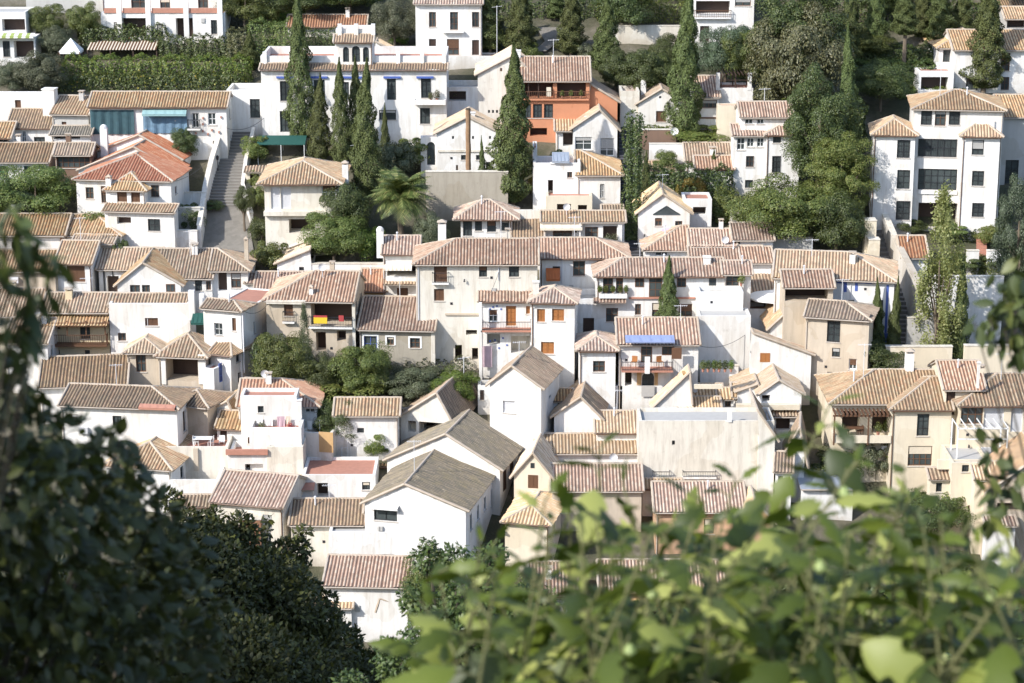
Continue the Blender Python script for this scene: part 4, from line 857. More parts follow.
BX(h, 'curtain', 482.5, 492, 345, 366, .4, 'pinkcloth', -.37); V(h, 531, 574, 301, 395, 'hip', yr=285, yaw=-5, t='pink', win=[('t',537,309,545,322),('t',552,309,564,321),('t',541,342,554,354)], Rw=[('v',577,312,579,318)]); CH(h, 536, 281, 292, 6, cap='flat', w=-.2)
h = V(['link_house', 'narrow white passage house with a brown garage door'], 572, 600, 299, 350, 'flat', D=4, win=[('d',583,318,594,345)], floor='concrete', d=.5)
h = V(['long_white_house', 'long white house with red brown windows behind the small cypress'], 596, 722, 275, 345, 'hipL', yr=258, t='pink', win=[('b',603,277,613,293),('b',616,277,623,293),('b',635,275,644,287),('b',649,275,662,297),('b',677,275,686,287),('k',709,275,716,290),('b',606,308,618,322),('b',635,304,641,315),('b',652,303,660,320),('b',679,304,692,322)])
BX(h, 'planter', 599, 627, 293, 297, .55, 'white'); BX(h, 'cornice', 629, 695, 297, 298.5, .2, 'terra'); V(h, 722, 749, 273, 345, 'gx', yr=261, t='pink', win=[('b',726,276,739,288)]); CH(h, 707, 256, 263, 7, cap='flat', t=.35); V(h, 697, 742, 292, 345, 'flat', D=2.5, d=-2.5, par=.4, floor='concrete')
pr = MB(); z_ = h.onF(612, 301)[1]; tile_slope(pr, [(-.3,-.8,z_),(2.7,-.8,z_),(2.7,0,z_+.3),(-.3,0,z_+.3)]); pr.build('porch_roof', [TL['pink'], M['eave']], h.h, uv=True, M=h.M)
h = V(['triangle_window_house', 'white gabled house with a dark triangular opening and lilac parasol'], 638, 689, 212, 250, 'gy', yr=194, xa=663, D=6, t='cream', win=[('b',655,218,662,226),('tri',653,206,680,214.5)]); V(h, 683, 711, 199, 238, 'flat', D=3.5, d=.6, win=[('q',693,207,706,215)], par=.2); BX(h, 'pillar', 708, 711, 198, 226, .2, 'white')
h = V(['corner_roof_house', 'white house with a hipped roof at the corner of the dark steps'], 645, 689, 249, 280, 'hipL', yr=226, t='pink', win=[('w',655,252,668,256)])
h = V(['sunken_roof_house', 'house with a reddish roof sunk between white walls'], 690, 735, 245, 275, 'gx', yr=229, t='pink', d=-.3)
h = V(['low_tiled_house', 'low house with a level pink roof behind the long white house'], 690, 762, 259, 290, 'gx', yr=246, t='pink', d=-.2); CH(h, 745, 255, 264, 5, cap='flat')
h = V(['door_tower', 'small white roof tower with a brown door'], 733, 772, 239, 275, 'sf', yr=223, t='pink', win=[('d',734,230.5,739,242) if 0 else ('d',734,240,740,250)]); V(h, 742, 772, 262, 290, 'sf', yr=247, t='pink', d=-1)
# stone and balcony houses in the garden
h = V(['garden_stone_house', 'stone house with white framed windows above the garden'], 360, 434, 328, 374, 'gx', yr=297, t='pink', wall='stone', yaw=-4, win=[('u',364,336,377,352,{'trim':1,'nv':2}),('b',387,337,394,345,{'trim':1}),('b',410,338,420,348,{'trim':1})])
BX(h, 'buttress', 431, 435, 329, 372, .1, 'white2')
h = V(['flag_balcony_house', 'beige house with a red and yellow flag on its balcony'], 268, 354, 299, 372, 'hipL', yr=271, t='pink', wall='beige', win=[('s',284,304,293,316),('Q',311,304,352,325),('q',287,337,298,348),('q',316,332,326,351),('q',337,331,346,341)], yaw=-4, D=8)
BAL(h, 309, 353, 326, .5, 'iron', .95); BX(h, 'cornice', 267, 306, 299.5, 303, .45, 'weathered'); BAL(h, 283, 295, 321, .4); CH(h, 311, 284, 296, 4, w=.8)
BX(h, 'flag', 314.5, 328, 316, 322, .55, 'yellowcloth', -.52); BX(h, 'flag', 314.5, 328, 314, 316, .552, 'redcloth', -.522); BX(h, 'towel', 339.5, 344.5, 314, 320, .55, 'redcloth', -.52); BX(h, 'pillar', 352, 355, 303, 368, .12, 'white2')
h = V(['wall_house', 'small white house with a tiny window against the garden slope'], 278, 312, 263, 292, 'gy', yr=250, xa=310, D=5, t='cream', d=1, win=[('v',299,267,304,271)]); V(h, 256, 318, 289, 310, 'gx', yr=272, t='pink', d=-1)
h = V(['ochre_roof_house', 'narrow house with a golden roof patch beside the loggia house'], 362, 386, 290, 318, 'gx', yr=269, t='orange', wall='ochre'); V(h, 312, 388, 264, 295, 'wall', D=.5, d=1.5)
h = V(['villa', 'grey white villa with big pale shutters and a deep overhanging upper floor'], 266, 338, 181, 248, 'hip', yr=156, t='tan', wall='white2', d=-.9, oh=.7, win=[('S',271,187,280,209),('S',281,187,291,209),('w',322,185,336,200),('Q',289,219,315,233)], D=9); BX(h, 'cornice', 264, 326, 211, 215, .5, 'weathered', .3)
BX(h, 'overhang_beam', 288, 337, 216, 219, .05, 'weathered'); CH(h, 345, 160, 176, 6, t=.3); V(h, 320, 356, 179.5, 230, 'hipR', yr=158, t='tan', wall='white2', d=.5) if 0 else None  # weathered plaster band under the cornice
PW('curving beige terrace wall below the grey white villa', [(268,262,252),(290,258,247),(310,250,240),(322,246,236)], .5, 'cream')
h = V(['round_vent_house', 'low white gabled house with small round vents behind the bare trunk'], 437, 500, 133, 180, 'gy', yr=117, xa=468, D=6, t='cream', win=[('v',452,136,454,139),('v',472,136,474,139),('v',489,136,491,139),('k',461,155,466,160),('k',476,155,480,160),('b',456,165,458,172),('k',486,162,492,173)]); BX(h, 'cornice', 438, 499, 150, 152, .12, 'weathered'); CH(h, 473, 112, 122, 4, cap='flat', w=2)
V(['retaining_wall', 'dark stone retaining wall behind the bare trunk', 'retaining wall'], 426, 508, 172, 212, 'wall', D=.6, wall='stone', d=-1)
V(['garden_gate', 'white wall with a dark arched gate beside the shrubs', 'gate'], 421, 439, 137, 175, 'flat', D=1, win=[('a',427,142,435,165)], par=.1)
# right of the dark steps
h = V(['cottage', 'white gabled cottage with a brown shutter and a stubby chimney'], 638, 684, 103, 132, 'gy', yr=89, xa=662, D=6, t='tan', win=[('s',656,111,666,122),('v',659,96,661,98)]); CH(h, 643.5, 79, 92, 5, w=3, cap='dome'); V(h, 620, 639, 91, 130, 'flat', D=4, wall='white2')
V(['garden_wall', 'brown wall with a hedge on top beside the dark steps', 'garden wall'], 640, 676, 130, 147, 'wall', D=.5, wall='brown', d=-.5)
h = V(['window_row_house', 'white house with a row of brown windows beside the tall cypress'], 694, 718, 96, 135, 'gx', yr=76, t='pink', win=[('b',697,100,717,108,{'nv':5})]); BX(h, 'cornice', 694, 716, 117, 118.5, .1, 'wood')
h = V(['pergola_house', 'white house with a dark wooden pergola on its roof'], 717, 752, 88, 130, 'flat', D=4, win=[], par=.2); V(h, 717, 739, 105.5, 135, 'flat', D=1.5, d=-2, wall='cream', par=.1)
pg = MB(); u0, z0 = h.onF(721, 90); u1, z1 = h.onF(750, 75)
for x in (u0, (u0+u1)/2, u1):
    for y in (.1, 3): pg.box((x-.07,y-.07,z0-.3), (x+.07,y+.07,z1))
for i in range(9): x = u0+(u1-u0)*i/8; pg.box((x-.04,-.4,z1+.003), (x+.04,3.4,z1+.13))
for z in (z0+.5,z0+1): pg.box((u0,.06,z),(u1,.1,z+.06))
pg.build('pergola', M['darkwood_and_shade'], h.h, M=h.M); BX(h, 'pillar', 716.5, 720, 73, 90, .05, 'white', .3); BX(h, 'pillar', 748, 752, 73, 90, .05, 'white', .3)
h = V(['three_storey_house', 'tall white house with a two tier roof and arched loggia windows'], 739, 790, 116, 195, 'gx', yr=102, t='pink', d=1, win=[('w',745,119,753,124),('w',757,119,764,124)]); V(h, 732, 766, 135, 195, 'sf', yr=124, t='pink', d=.1, win=[('w',737,138,745,150),('w',747,138,754,147),('w',757,138,764,147),('b',746,156,754,167),('k',745,180,753,188)]); V(h, 765, 798, 134, 195, 'hip', yr=113, t='pink', d=-.3, win=[('k',773,137,781,143),('k',772,156,781,173)])
h = V(['low_roof_house', 'low house with sloping pink roofs in the shaded garden'], 686, 731, 160, 180, 'gx', yr=143, t='tan', D=6); V(h, 696, 733, 168, 185, 'gx', yr=156, t='pink', d=-1.5); V(h, 646, 674, 172, 185, 'sf', yr=161, t='brown')
V(['garden_wall', 'pale shaded garden wall below the gabled cottage', 'garden wall'], 649, 697, 144, 170, 'wall', D=.4, d=1.5)
V(['terrace_wall', 'broken pale terrace wall above the door tower', 'garden wall'], 730, 762, 212, 232, 'wall', D=.6, wall='white2')
# ------------------------------------------------------------------ right side
h = V(['tower_house', 'big white four storey house with dark gridded windows'], 909, 997, 108, 228, 'hip', yr=90, t='tan', yaw=-7, win=[('k',921,110,932,125,{'nh':3}),('b',935,110,946,126),('k',949,110,960,125,{'nh':3}),('k',918,139,957,157,{'nv':6,'nh':2}),('k',918,169,957,190,{'nv':6,'nh':3}),('Q',918,203,957,228)], D=8)
V(h, 870, 911, 133, 228, 'hip', yr=112, t='tan', yaw=-7, d=-.6, D=6, win=[('k',897,140,910,158,{'nh':3}),('k',897,170,910,189,{'nh':3}),('k',896,201,910,220,{'nh':3})]); V(h, 958, 995, 134, 228, 'hip', yr=118, t='tan', yaw=-7, d=-1.7, D=4, win=[('k',972,140,984,155,{'nh':3}),('k',972,171,984,186,{'nh':3}),('k',972,203,984,217,{'nh':3})])
BX(h, 'cornice', 918, 957, 190.5, 194, .15, 'white'); BX(h, 'downpipe', 993, 994, 120, 226, .1, 'blind', 0, -.2)
V(h, 997, 1052, 116, 205, 'gx', yr=95, t='tan', d=3.5, wall='grey', win=[('k',1005,160,1018,190),('o',1006,98,1012,100)]); pr = None  # set-back wing: its shadow is put into the grey wall colour
h = V(['hill_villa', 'white villa with flared tiled roofs and a dark garage behind the tall house'], 937, 1000, 47, 92, 'hip', yr=24, d=2, t='tan', win=[('k',943,50,951,62),('k',955,51,961,63)]); V(h, 952, 1052, 49, 92, 'gx', yr=30, t='tan', win=[('b',1001,53,1010,71),('b',1001,77,1009,90),('k',966,77,978,90)]); V(h, 918, 953, 71, 92, 'flat', D=3, d=-1.4, win=[('Q',921,77,948,90)], par=.2); BAL(h, 935, 952, 69, .6, 'white', .8)
h = V(['far_house', 'pale house with a tiled awning cut by the upper right frame edge'], 1004, 1060, 18, 50, 'gx', yr=7, t='tan', win=[('q',1007,19,1026,28)], wall='grey'); V(h, 990, 1060, 7, 40, 'sf', yr=-6, t='brown', d=6, wall='grey')
h = V(['blue_trim_house', 'white house with bright blue painted window trims under a long roof'], 772, 891, 276, 355, 'hipR', yr=252, t='tan', yaw=-9, win=[('k',848,300,854,318),('k',880,300,883,314)])
for a in ((837,281,847,283.5),(844,283.5,847,292),(855,281,872,283.5),(855,283.5,858,291),(876,333,889,346),(886.5,285,889,333)): BX(h, 'blue_trim', a[0], a[2], a[1], a[3], .03, 'blue')
BX(h, 'downpipe', 850.5, 851.5, 278, 300, .1, 'blind')
V(['terrace_wall', 'slanting grey white wall end beside the pink roofs', 'garden wall'], 772, 812, 238, 268, 'wall', D=.5, wall='grey', d=.8)
h = V(['stone_pier', 'old beige stone pier with a hole beside the steps', 'wall'], 864, 875, 221, 262, 'wall', D=1.4, wall='cream', d=-1); V(h, 868, 879, 240, 266, 'wall', D=1.2, wall='cream', d=-1.6)
h = V(['attic_gallery_house', 'beige house with a dark open attic gallery and shaded tall windows'], 803, 866, 315, 398, 'hipR', p=.34, t='brown', wall='beige', yaw=-16, D=5, win=[('k',827,321,840,342),('k',832,348,840,357),('k',827,372,834,382)], Rw=[('k',869,316,871,322),('k',873,313,876,340)])
V(h, 781, 829, 286, 398, 'gx', yr=270, t='pink', wall='beige', win=[('Q',785,288,828,301)], d=2.2)
h = V(['parasol_terrace_house', 'white terrace block with a broad white canopy beside the beige house'], 738, 778, 309, 340, 'flat', D=4, d=.5, par=.3, win=[('d',757,300,770,310) if 0 else ('k',742,318,748,324)]); V(h, 749, 781, 293, 335, 'sf', yr=272, t='tan', d=2)
h = V(['leaning_gable_house', 'white house with a low gable above a slanting roof edge'], 769, 812, 327, 375, 'gy', yr=308, xa=791, D=6, t='tan'); V(h, 750, 810, 354, 392, 'gy', yr=333, xa=753, D=1.2, d=-1.6, t='tan', win=[('t',760,353,770,362)])
h = V(['lane_gable_house', 'white gabled house with a tiny window over a striped tile ledge'], 759, 800, 393, 440, 'gy', yr=380, xa=779, D=6.5, t='cream', win=[('q',762,395,770,402)], d=-.5); V(h, 737, 760, 391, 430, 'gy', yr=384, xa=758, D=5, t='cream', d=.1); BX(h, 'ledge', 736, 799, 403, 408, .6, 'cream'); V(h, 768, 797, 415, 440, 'sf', yr=408, t='tan', d=-1, win=[('q',776,418,790,430)])
h = V(['block_house', 'tall blank white block with a small straw roof behind'], 697, 749, 316, 385, 'flat', D=3, par=.1, floor='concrete', d=.5); V(h, 700, 741, 318, 380, 'sf', yr=304, t='cream', d=1.5)
V(['courtyard_wall', 'white courtyard wall hung with pots beside the Moorish house', 'garden wall'], 700, 738, 366, 388, 'wall', D=.4, d=-.5)
h = V(['moorish_house', 'white house with a blue awning over a loggia and a horseshoe arch gate'], 618, 697, 343, 412, 'gx', yr=318, t='pink', win=[('b',641,343,652,362),('b',662,343,674,355),('q',625,370,632,386),('a',642,372,654,396)], wall='white')
BAL(h, 621, 672, 366.5, 1.4, 'iron', .8, 'terra'); AW(h, 625, 674, 335, 1.2, .3, 'bluecloth', stripes=0, valance=.12); BX(h, 'brick_surround', 637, 641.5, 371, 385, .06, 'ochre'); BX(h, 'brick_surround', 654.5, 658, 371, 385, .06, 'ochre'); BX(h, 'gate', 641.5, 654.5, 385, 396, .2, 'concrete', -.16); BX(h, 'pillar', 644, 649, 353, 369, 1.55, 'white', -1.2); BX(h, 'door', 671, 681, 345, 356, 1.0, 'wood', -.9)
V(h, 579, 615, 349, 405, 'hip', yr=330, t='pink', d=-1.2, win=[('b',593,361,605,372)], D=5); V(h, 588, 615, 360, 405, 'sf', yr=351.5, t='pink', d=-1.8, D=.7) if 0 else None
pr = MB(); v2 = V(h, 586, 615, 362, 405, 'flat', D=.6, d=-1.5) if 0 else None
h = V(['stair_wall_house', 'low white lean-to with a pale sloping roof beside the arch gate'], 655, 692, 405, 425, 'gy', yr=372, xa=690, D=2, t='cream', d=-1.2)
h = V(['stepped_roof_house', 'house with three stepped straw roofs and a square chimney'], 679, 720, 412, 440, 'sf', yr=397, t='cream', wall='weathered'); V(h, 685, 722, 398, 430, 'sf', yr=384, t='cream', d=1.5, wall='weathered'); CH(h, 687, 372, 390, 8, cap='flat', wall='ochre', w=1.5); BX(h, 'beam', 694, 722, 384, 388, .3, 'cream')
h = V(['round_corner_house', 'white house with a pale sloped roof by the courtyard'], 733, 760, 395, 425, 'gx', yr=383, t='cream', d=.3, D=3)
h = V(['small_gable_house', 'small white gabled house with a brown roof below the tiled tower'], 554, 600, 415, 450, 'gy', yr=397, xa=581, D=7, t='brown', yaw=-6)
h = V(['patio_hut', 'small white patio hut with a narrow dark door'], 598, 622, 386, 412, 'flat', D=2, win=[('d',611,391,617,404)], floor='concrete', par=.1); BX(h, 'downpipe', 602, 603, 386, 402, .12, 'wood')
h = V(['white_gable_house', 'tall white gabled house with a mossy roof and a blocked pale window'], 490, 541, 383, 455, 'gy', yr=366, xa=512, yaw=-15, D=6.5, t='brown', win=[('S',503,401,515,413)], Rw=[('v',549,395,551,398)]); V(h, 478, 492, 386, 420, 'flat', D=2, d=1, win=[('b',480,390,484,400)], floor='concrete')
h = V(['bleached_wall_house', 'huge bleached wall with one tiny square hole'], 638, 772, 421, 498, 'flat', D=4, wall='weathered', win=[('v',672,440.5,675,445)], par=.3, floor='concrete'); V(h, 757, 773, 436, 500, 'gy', yr=410, xa=757.5, D=6, t='brown', wall='white2', d=-.3); BX(h, 'finial', 728, 732, 410, 422, .1, 'white', .4)
for a in ((652,670),(682,716)): BAL(h, a[0], a[1], 475.5, .5, 'iron', .5)
h = V(['terracotta_roof_house', 'house with bleached red roofs in two steps above a white wall'], 596, 639, 431, 475, 'gx', yr=411, t='cream', d=1.2, wall='white'); V(h, 536, 640, 452, 480, 'sf', yr=434, t='cream', d=.2, wall='white')
h = V(['dormer_house', 'cream dormer gable with a brown shutter and round vent'], 514, 551, 474, 515, 'gy', yr=453, xa=533, D=5, t='cream', wall='cream', yaw=-8, win=[('s',528,475,538,488),('v',530.5,463,534.5,468)]); V(h, 505, 549, 520, 560, 'hip', yr=491, t='cream', d=-1, wall='cream', yaw=-12)
h = V(['striped_roof_house', 'house with a striped red and cream roof over a beige wall'], 552, 641, 489, 530, 'gx', yr=464, t='pink', wall='beige', win=[('k',560,498,570,513)])
h = V(['orange_wall_house', 'orange walled house under a striped roof behind the fig leaves'], 655, 744, 510, 552, 'gx', yr=482, t='pink', wall='apricot', win=[('k',704,519,714,534)]); V(h, 740, 772, 520, 555, 'gy', yr=503, xa=756, D=4, t='cream', wall='apricot', d=-1); V(h, 648, 718, 484, 520, 'sf', yr=472, t='cream', d=3)
# grey roofed barns, bottom centre
h = V(['grey_roof_house', 'large white house with a dark grey tiled roof and a shop blind over its window'], 366, 466, 502, 575, 'gy', yr=484, xa=405, yaw=-13, D=11.5, t='moss', win=[('k',374,507,397,521,{'nv':2,'nh':1})], Rw=[('k',470,514,472,530),('k',477,505,479,520),('k',484,497,486,510),('d',491,488,494,505)]); AW(h, 371, 399, 504, .5, .15, 'whitecloth')
for x in (378, 381): BX(h, 'air_vent', x, x+2.2, 526, 530, .25, 'concrete')
h = V(['mossy_roof_house', 'white house with a long mossy roof behind the grey roof'], 388, 500, 459, 520, 'gy', yr=434, xa=446, yaw=-15, D=7, t='moss', Rw=[('d',503,463,506,490),('d',510,455,513,475),('d',518,448,521,465)], d=3.2)
h = V(['open_loft_house', 'house with an open loft under a dark slate coloured gable'], 401, 452, 416, 470, 'gy', yr=393, xa=437, yaw=-15, D=8, t='brown', wall='white2', win=[('q',408,421,416,432),('Q',419,422.5,447,434)], d=3)
h = V(['roof_deck', 'blue grey roof deck with flower pots beside the white gable'], 466, 516, 431, 470, 'flat', D=7, yaw=-15, floor='slate', par=.35, d=4)
h = V(['white_wall_house', 'plain white house with a straw roof and one small barred window'], 336, 399, 414, 460, 'gx', yr=398, t='tan', win=[('k',357,428,364,433)])
h = V(['red_hip_house', 'house with a faded red hipped roof behind a white terrace block'], 240, 318, 405, 452, 'hipR', yr=379, t='orange', win=[('w',305,408,315,413)]); V(h, 242, 298, 396, 452, 'flat', D=2.5, d=-2.2, par=.3); V(h, 250, 302, 428, 460, 'flat', D=2.5, d=-3.6, floor='terra', par=.5); CH(h, 299, 399, 418, 5, cap='flat', w=-2)
h = V(['ochre_terrace', 'white roof terrace with a bare ochre side wall'], 302, 332, 432, 468, 'flat', D=5, yaw=-12, wall='white2', par=.7); BX(h, 'side_wall', 319, 333, 432, 452, .06, 'ochre')
h = V(['low_white_house', 'low white house with a wide dark opening under a pink ledge'], 229, 270, 455, 492, 'flat', D=4, win=[('q',245,464,263,472)], d=-.3); BX(h, 'ledge', 226, 268, 449, 454, .3, 'terra')
h = V(['blank_parapet', 'blank cream parapet block between the roof terraces'], 268, 304, 447, 490, 'flat', D=3, wall='weathered', par=.3, d=-.6)
h = V(['pink_terrace_house', 'white house with pink tiled roof terraces and a stair'], 303, 376, 475, 512, 'flat', D=5, floor='terra', par=.25, win=[('q',317,483,328,498),('k',362,482,370,490)]); V(h, 303, 404, 453, 495, 'flat', D=2, d=5.5, floor='terra', par=.4); V(h, 294, 313, 488, 505, 'sf', yr=481, t='terra', d=-1.5, cap=False)
h = V(['worn_roof_house', 'low house with a worn grey brown roof over a stained wall'], 292, 364, 523, 565, 'gx', yr=499, t='brown', wall='weathered')
h = V(['white_yard_house', 'bright white yard wall house with a small dark slot'], 330, 425, 532, 585, 'flat', D=3, par=.2, d=.5, win=[('q',382,554,395,557.5)], floor='concrete')
h = V(['pink_roof_house', 'white house with a clean pink ribbed roof in front of the yard wall'], 326, 408, 584, 640, 'sf', yr=556, t='pink', yaw=-3)
h = V(['lowest_house', 'partly hidden low house with a pink roof edge beside the dark hedge'], 312, 352, 606, 640, 'sf', yr=596, t='cream', d=-.5, win=[('q',345,600,352,606)]); V(h, 376, 420, 612, 640, 'gy', yr=598, xa=380, D=4, t='tan')
h = V(['hidden_roof_house', 'house with a striped red roof glimpsed through the fig leaves'], 530, 576, 594, 640, 'sf', yr=562, t='pink'); h = V(['hidden_red_house', 'house with a red roof almost covered by the fig bush'], 600, 770, 590, 640, 'gx', yr=560, t='pink', wall='ochre')
# bottom right
h = V(['porch_villa', 'cream villa with a hipped roof and a slatted wooden porch'], 829, 948, 402, 480, 'hipL', yr=370, t='tan', wall='cream', win=[('q',842,411,860,433),('q',872,411,889,433),('k',891,411,896,433)]); BAL(h, 831, 888, 436, 1.5, 'cream', .5, 'cream'); CH(h, 910, 348, 372, 8, t=.5)
pg = MB(); z1 = h.onF(850, 402)[1]-.25; u1 = h.onF(888, 410)[0]
for i in range(14): x = u1*(i+.3)/14; pg.box((x-.06,-1.7,z1-.45), (x+.06,-.02,z1-.3))
pg.box((-.1,-1.6,z1-.58),(u1,-1.45,z1-.46)); pg.box((-.02,-1.6,z1-3.1),(.1,-1.46,z1-.6)); pg.box((u1*.6,-1.6,z1-3.1),(u1*.6+.1,-1.46,z1-.6)); pg.build('porch', M['wood'], h.h, M=h.M)
V(h, 889, 948, 408, 480, 'hipL', yr=377, t='tan', wall='cream', d=-1.4, win=[('k',917,414,929,436),('b',908,446,932,466,{'nv':4})]); V(h, 941, 962, 387, 480, 'gy', yr=361, xa=977, D=5, t='pink', wall='cream', win=[('d',946,392,955,415),('w',946,424,954,445)]) if 0 else V(h, 940, 979, 388, 480, 'gx', yr=361, t='pink', wall='cream', d=-.7, win=[('d',946,392,955,415),('w',946,424,954,445)])
h = V(['blind_villa', 'cream villa with white roller blinds and a white pergola frame'], 956, 1050, 404, 480, 'hipL', yr=374, t='tan', wall='cream', d=-2.2, win=[('b',961,405.5,983,424,{'nv':3}),('S',984,405.5,1004,428),('S',1011,405.5,1023,432)]); CH(h, 979, 362, 380, 2.5, cap='flat', w=.5)
pg = MB(); u0, z0 = h.onF(957, 450, -3); u1, z1 = h.onF(1008, 428, -3)
for x in (u0, u1):
    for y in (-3, -.5): pg.box((x-.05,y-.05,z0-1), (x+.05,y+.05,z1))
for i in range(7): x = u0+(u1-u0)*i/6; pg.box((x-.03,-3.1,z1+.003), (x+.03,-.4,z1+.08))
pg.box((u0,-3.05,z1-.1),(u1,-2.95,z1)); pg.box((u0,-3.04,z0+.9),(u1,-2.98,z0+1)); pg.build('pergola', M['whitewood'], h.h, M=h.M)
BX(h, 'parapet', 930, 1024, 447, 456, 3.6, 'cream', -3.3)
h = V(['beige_corner_house', 'plain beige house with a small square window at the lower right'], 948, 986, 463, 540, 'flat', D=5, wall='cream', win=[('k',962,465,969,472)], floor='concrete', par=.2); V(h, 972, 1000, 478, 540, 'gx', yr=462, t='cream', wall='cream', d=-1.5)
h = V(['garage_house', 'beige house with a wide dark garage opening at the right frame edge'], 986, 1060, 490, 550, 'gy', yr=455, xa=1040, D=6, t='brown', wall='beige', d=-2.5, win=[('Q',997,503,1060,512)]); V(h, 985, 1014, 524, 550, 'sf', yr=516, t='pink', d=-4)
h = V(['flat_roof_shed', 'small white building with a flat blue grey sheet roof in the lane', 'shed'], 801, 852, 488, 520, 'sf', yr=467, p=.08, t='slate')
# small lean-tos and sheds squeezed between the houses
for nm, lab, a, k in [
 ('lane_shed','tiny house with a steep brown roof in the narrow lane',(785,803,450,500,'gy'),dict(yr=427,xa=800,D=4,t='brown',yaw=-8)),
 ('lane_house','narrow white lane house with a worn brown roof beside the bleached wall',(774,790,470,520,'gx'),dict(yr=452,t='brown',yaw=-8,win=[('k',778,476,783,486)])),
 ('lean_to','lean-to with a short straw roof against the foot of the bleached wall',(642,680,487,520,'sf'),dict(yr=479,t='cream',d=.6)),
 ('yard_shed','low yard shed with a pale tiled roof beside the worn roof',(366,388,512,545,'sf'),dict(yr=503,t='tan',d=-1)),
 ('stair_hut','small white stair hut on the pink terraces',(282,300,478,500,'sf'),dict(yr=470,t='pink',D=2,win=[('d',287,481,292,492)])),
 ('roof_hut','white roof hut with a tiny straw roof on the cream parapet block',(272,292,446,470,'gx'),dict(yr=436,t='tan',D=2.5,d=1,win=[('b',279,449,285,455)])),
 ('wash_house','little white wash house with a mono pitched roof beside the cabin',(186,206,430,455,'sf'),dict(yr=422,t='tan',D=2.5,d=2,win=[('d',192,434,197,445)])),
 ('corner_shed','white corner shed with a mottled roof under the mossy house',(378,404,466,500,'sf'),dict(yr=456,t='tan',D=3,d=4,win=[('k',386,470,392,476)])),
 ('back_shed','cream shed with a tan roof behind the plain white house',(402,424,420,450,'gx'),dict(yr=409,t='tan',d=1.2,wall='cream')),
 ('side_annexe','low white annexe with a straw roof beside the white gable',(550,572,400,440,'sf'),dict(yr=389,t='tan',d=1.5,win=[('b',558,403,564,409)])),
 ('court_shed','small courtyard shed with a bleached roof beside the square chimney',(718,738,398,425,'gx'),dict(yr=388,t='cream',d=.6,D=3,win=[('b',725,401,731,407)])),
 ('garden_shed','little garden shed with a brown roof under the ochre shutter gable',(70,92,302,320,'sf'),dict(yr=295,t='brown',d=-.5)),
 ('low_annexe','low annexe with a pinkish roof below the street house',(247,266,282,312,'sf'),dict(yr=273,t='pink',d=.5,win=[('k',254,286,260,292)])),
 ('roof_annexe','white annexe with a cream roof between the two lanes of the lower town',(596,618,470,500,'sf'),dict(yr=462,t='cream',d=2.5)),
 ('porch_annexe','cream annexe with a short tan roof beside the garage opening',(928,950,478,530,'sf'),dict(yr=468,t='tan',wall='cream',d=-.5,win=[('k',936,483,942,492)]))]:
    V([nm, lab], *a, **k)
# right-hand garden
PW('curved white wall descending beside the pale steps', [(884,232,214),(893,262,236),(904,292,258),(916,330,282),(918,352,312)], .5)
h = V(['tiled_shelter', 'small garden shelter with an orange tiled roof beside the curved wall', 'shelter'], 901, 926, 256, 285, 'gx', yr=236, t='orange', D=5)
V(['garden_wall', 'white garden wall left of the brown garden steps', 'garden wall'], 966, 978, 251, 275, 'wall', D=.4); V(['garden_wall', 'white garden wall right of the brown garden steps', 'garden wall'], 986, 1000, 251, 275, 'wall', D=.4)
stairs('garden_steps', 'brown brick steps in the terraced garden', [(268,976,987),(240,976,986)], 9, [M['terra'], M['terra']], .5)
V(['terrace_wall', 'long white terrace wall with a shaded foot behind the poplar', 'garden wall'], 918, 1000, 277, 345, 'wall', D=.5); V(['terrace_wall', 'pale lower wall under the white terrace', 'garden wall'], 905, 965, 318, 370, 'wall', D=.5, wall='grey')
V(['terrace_wall', 'cream wall with a curved shadow behind the white chimney', 'garden wall'], 884, 950, 347, 395, 'wall', D=.5, wall='cream'); V(['terrace_wall', 'cream parapet wall above the tiled villa roof', 'garden wall'], 962, 1040, 346, 398, 'wall', D=.5, wall='cream')
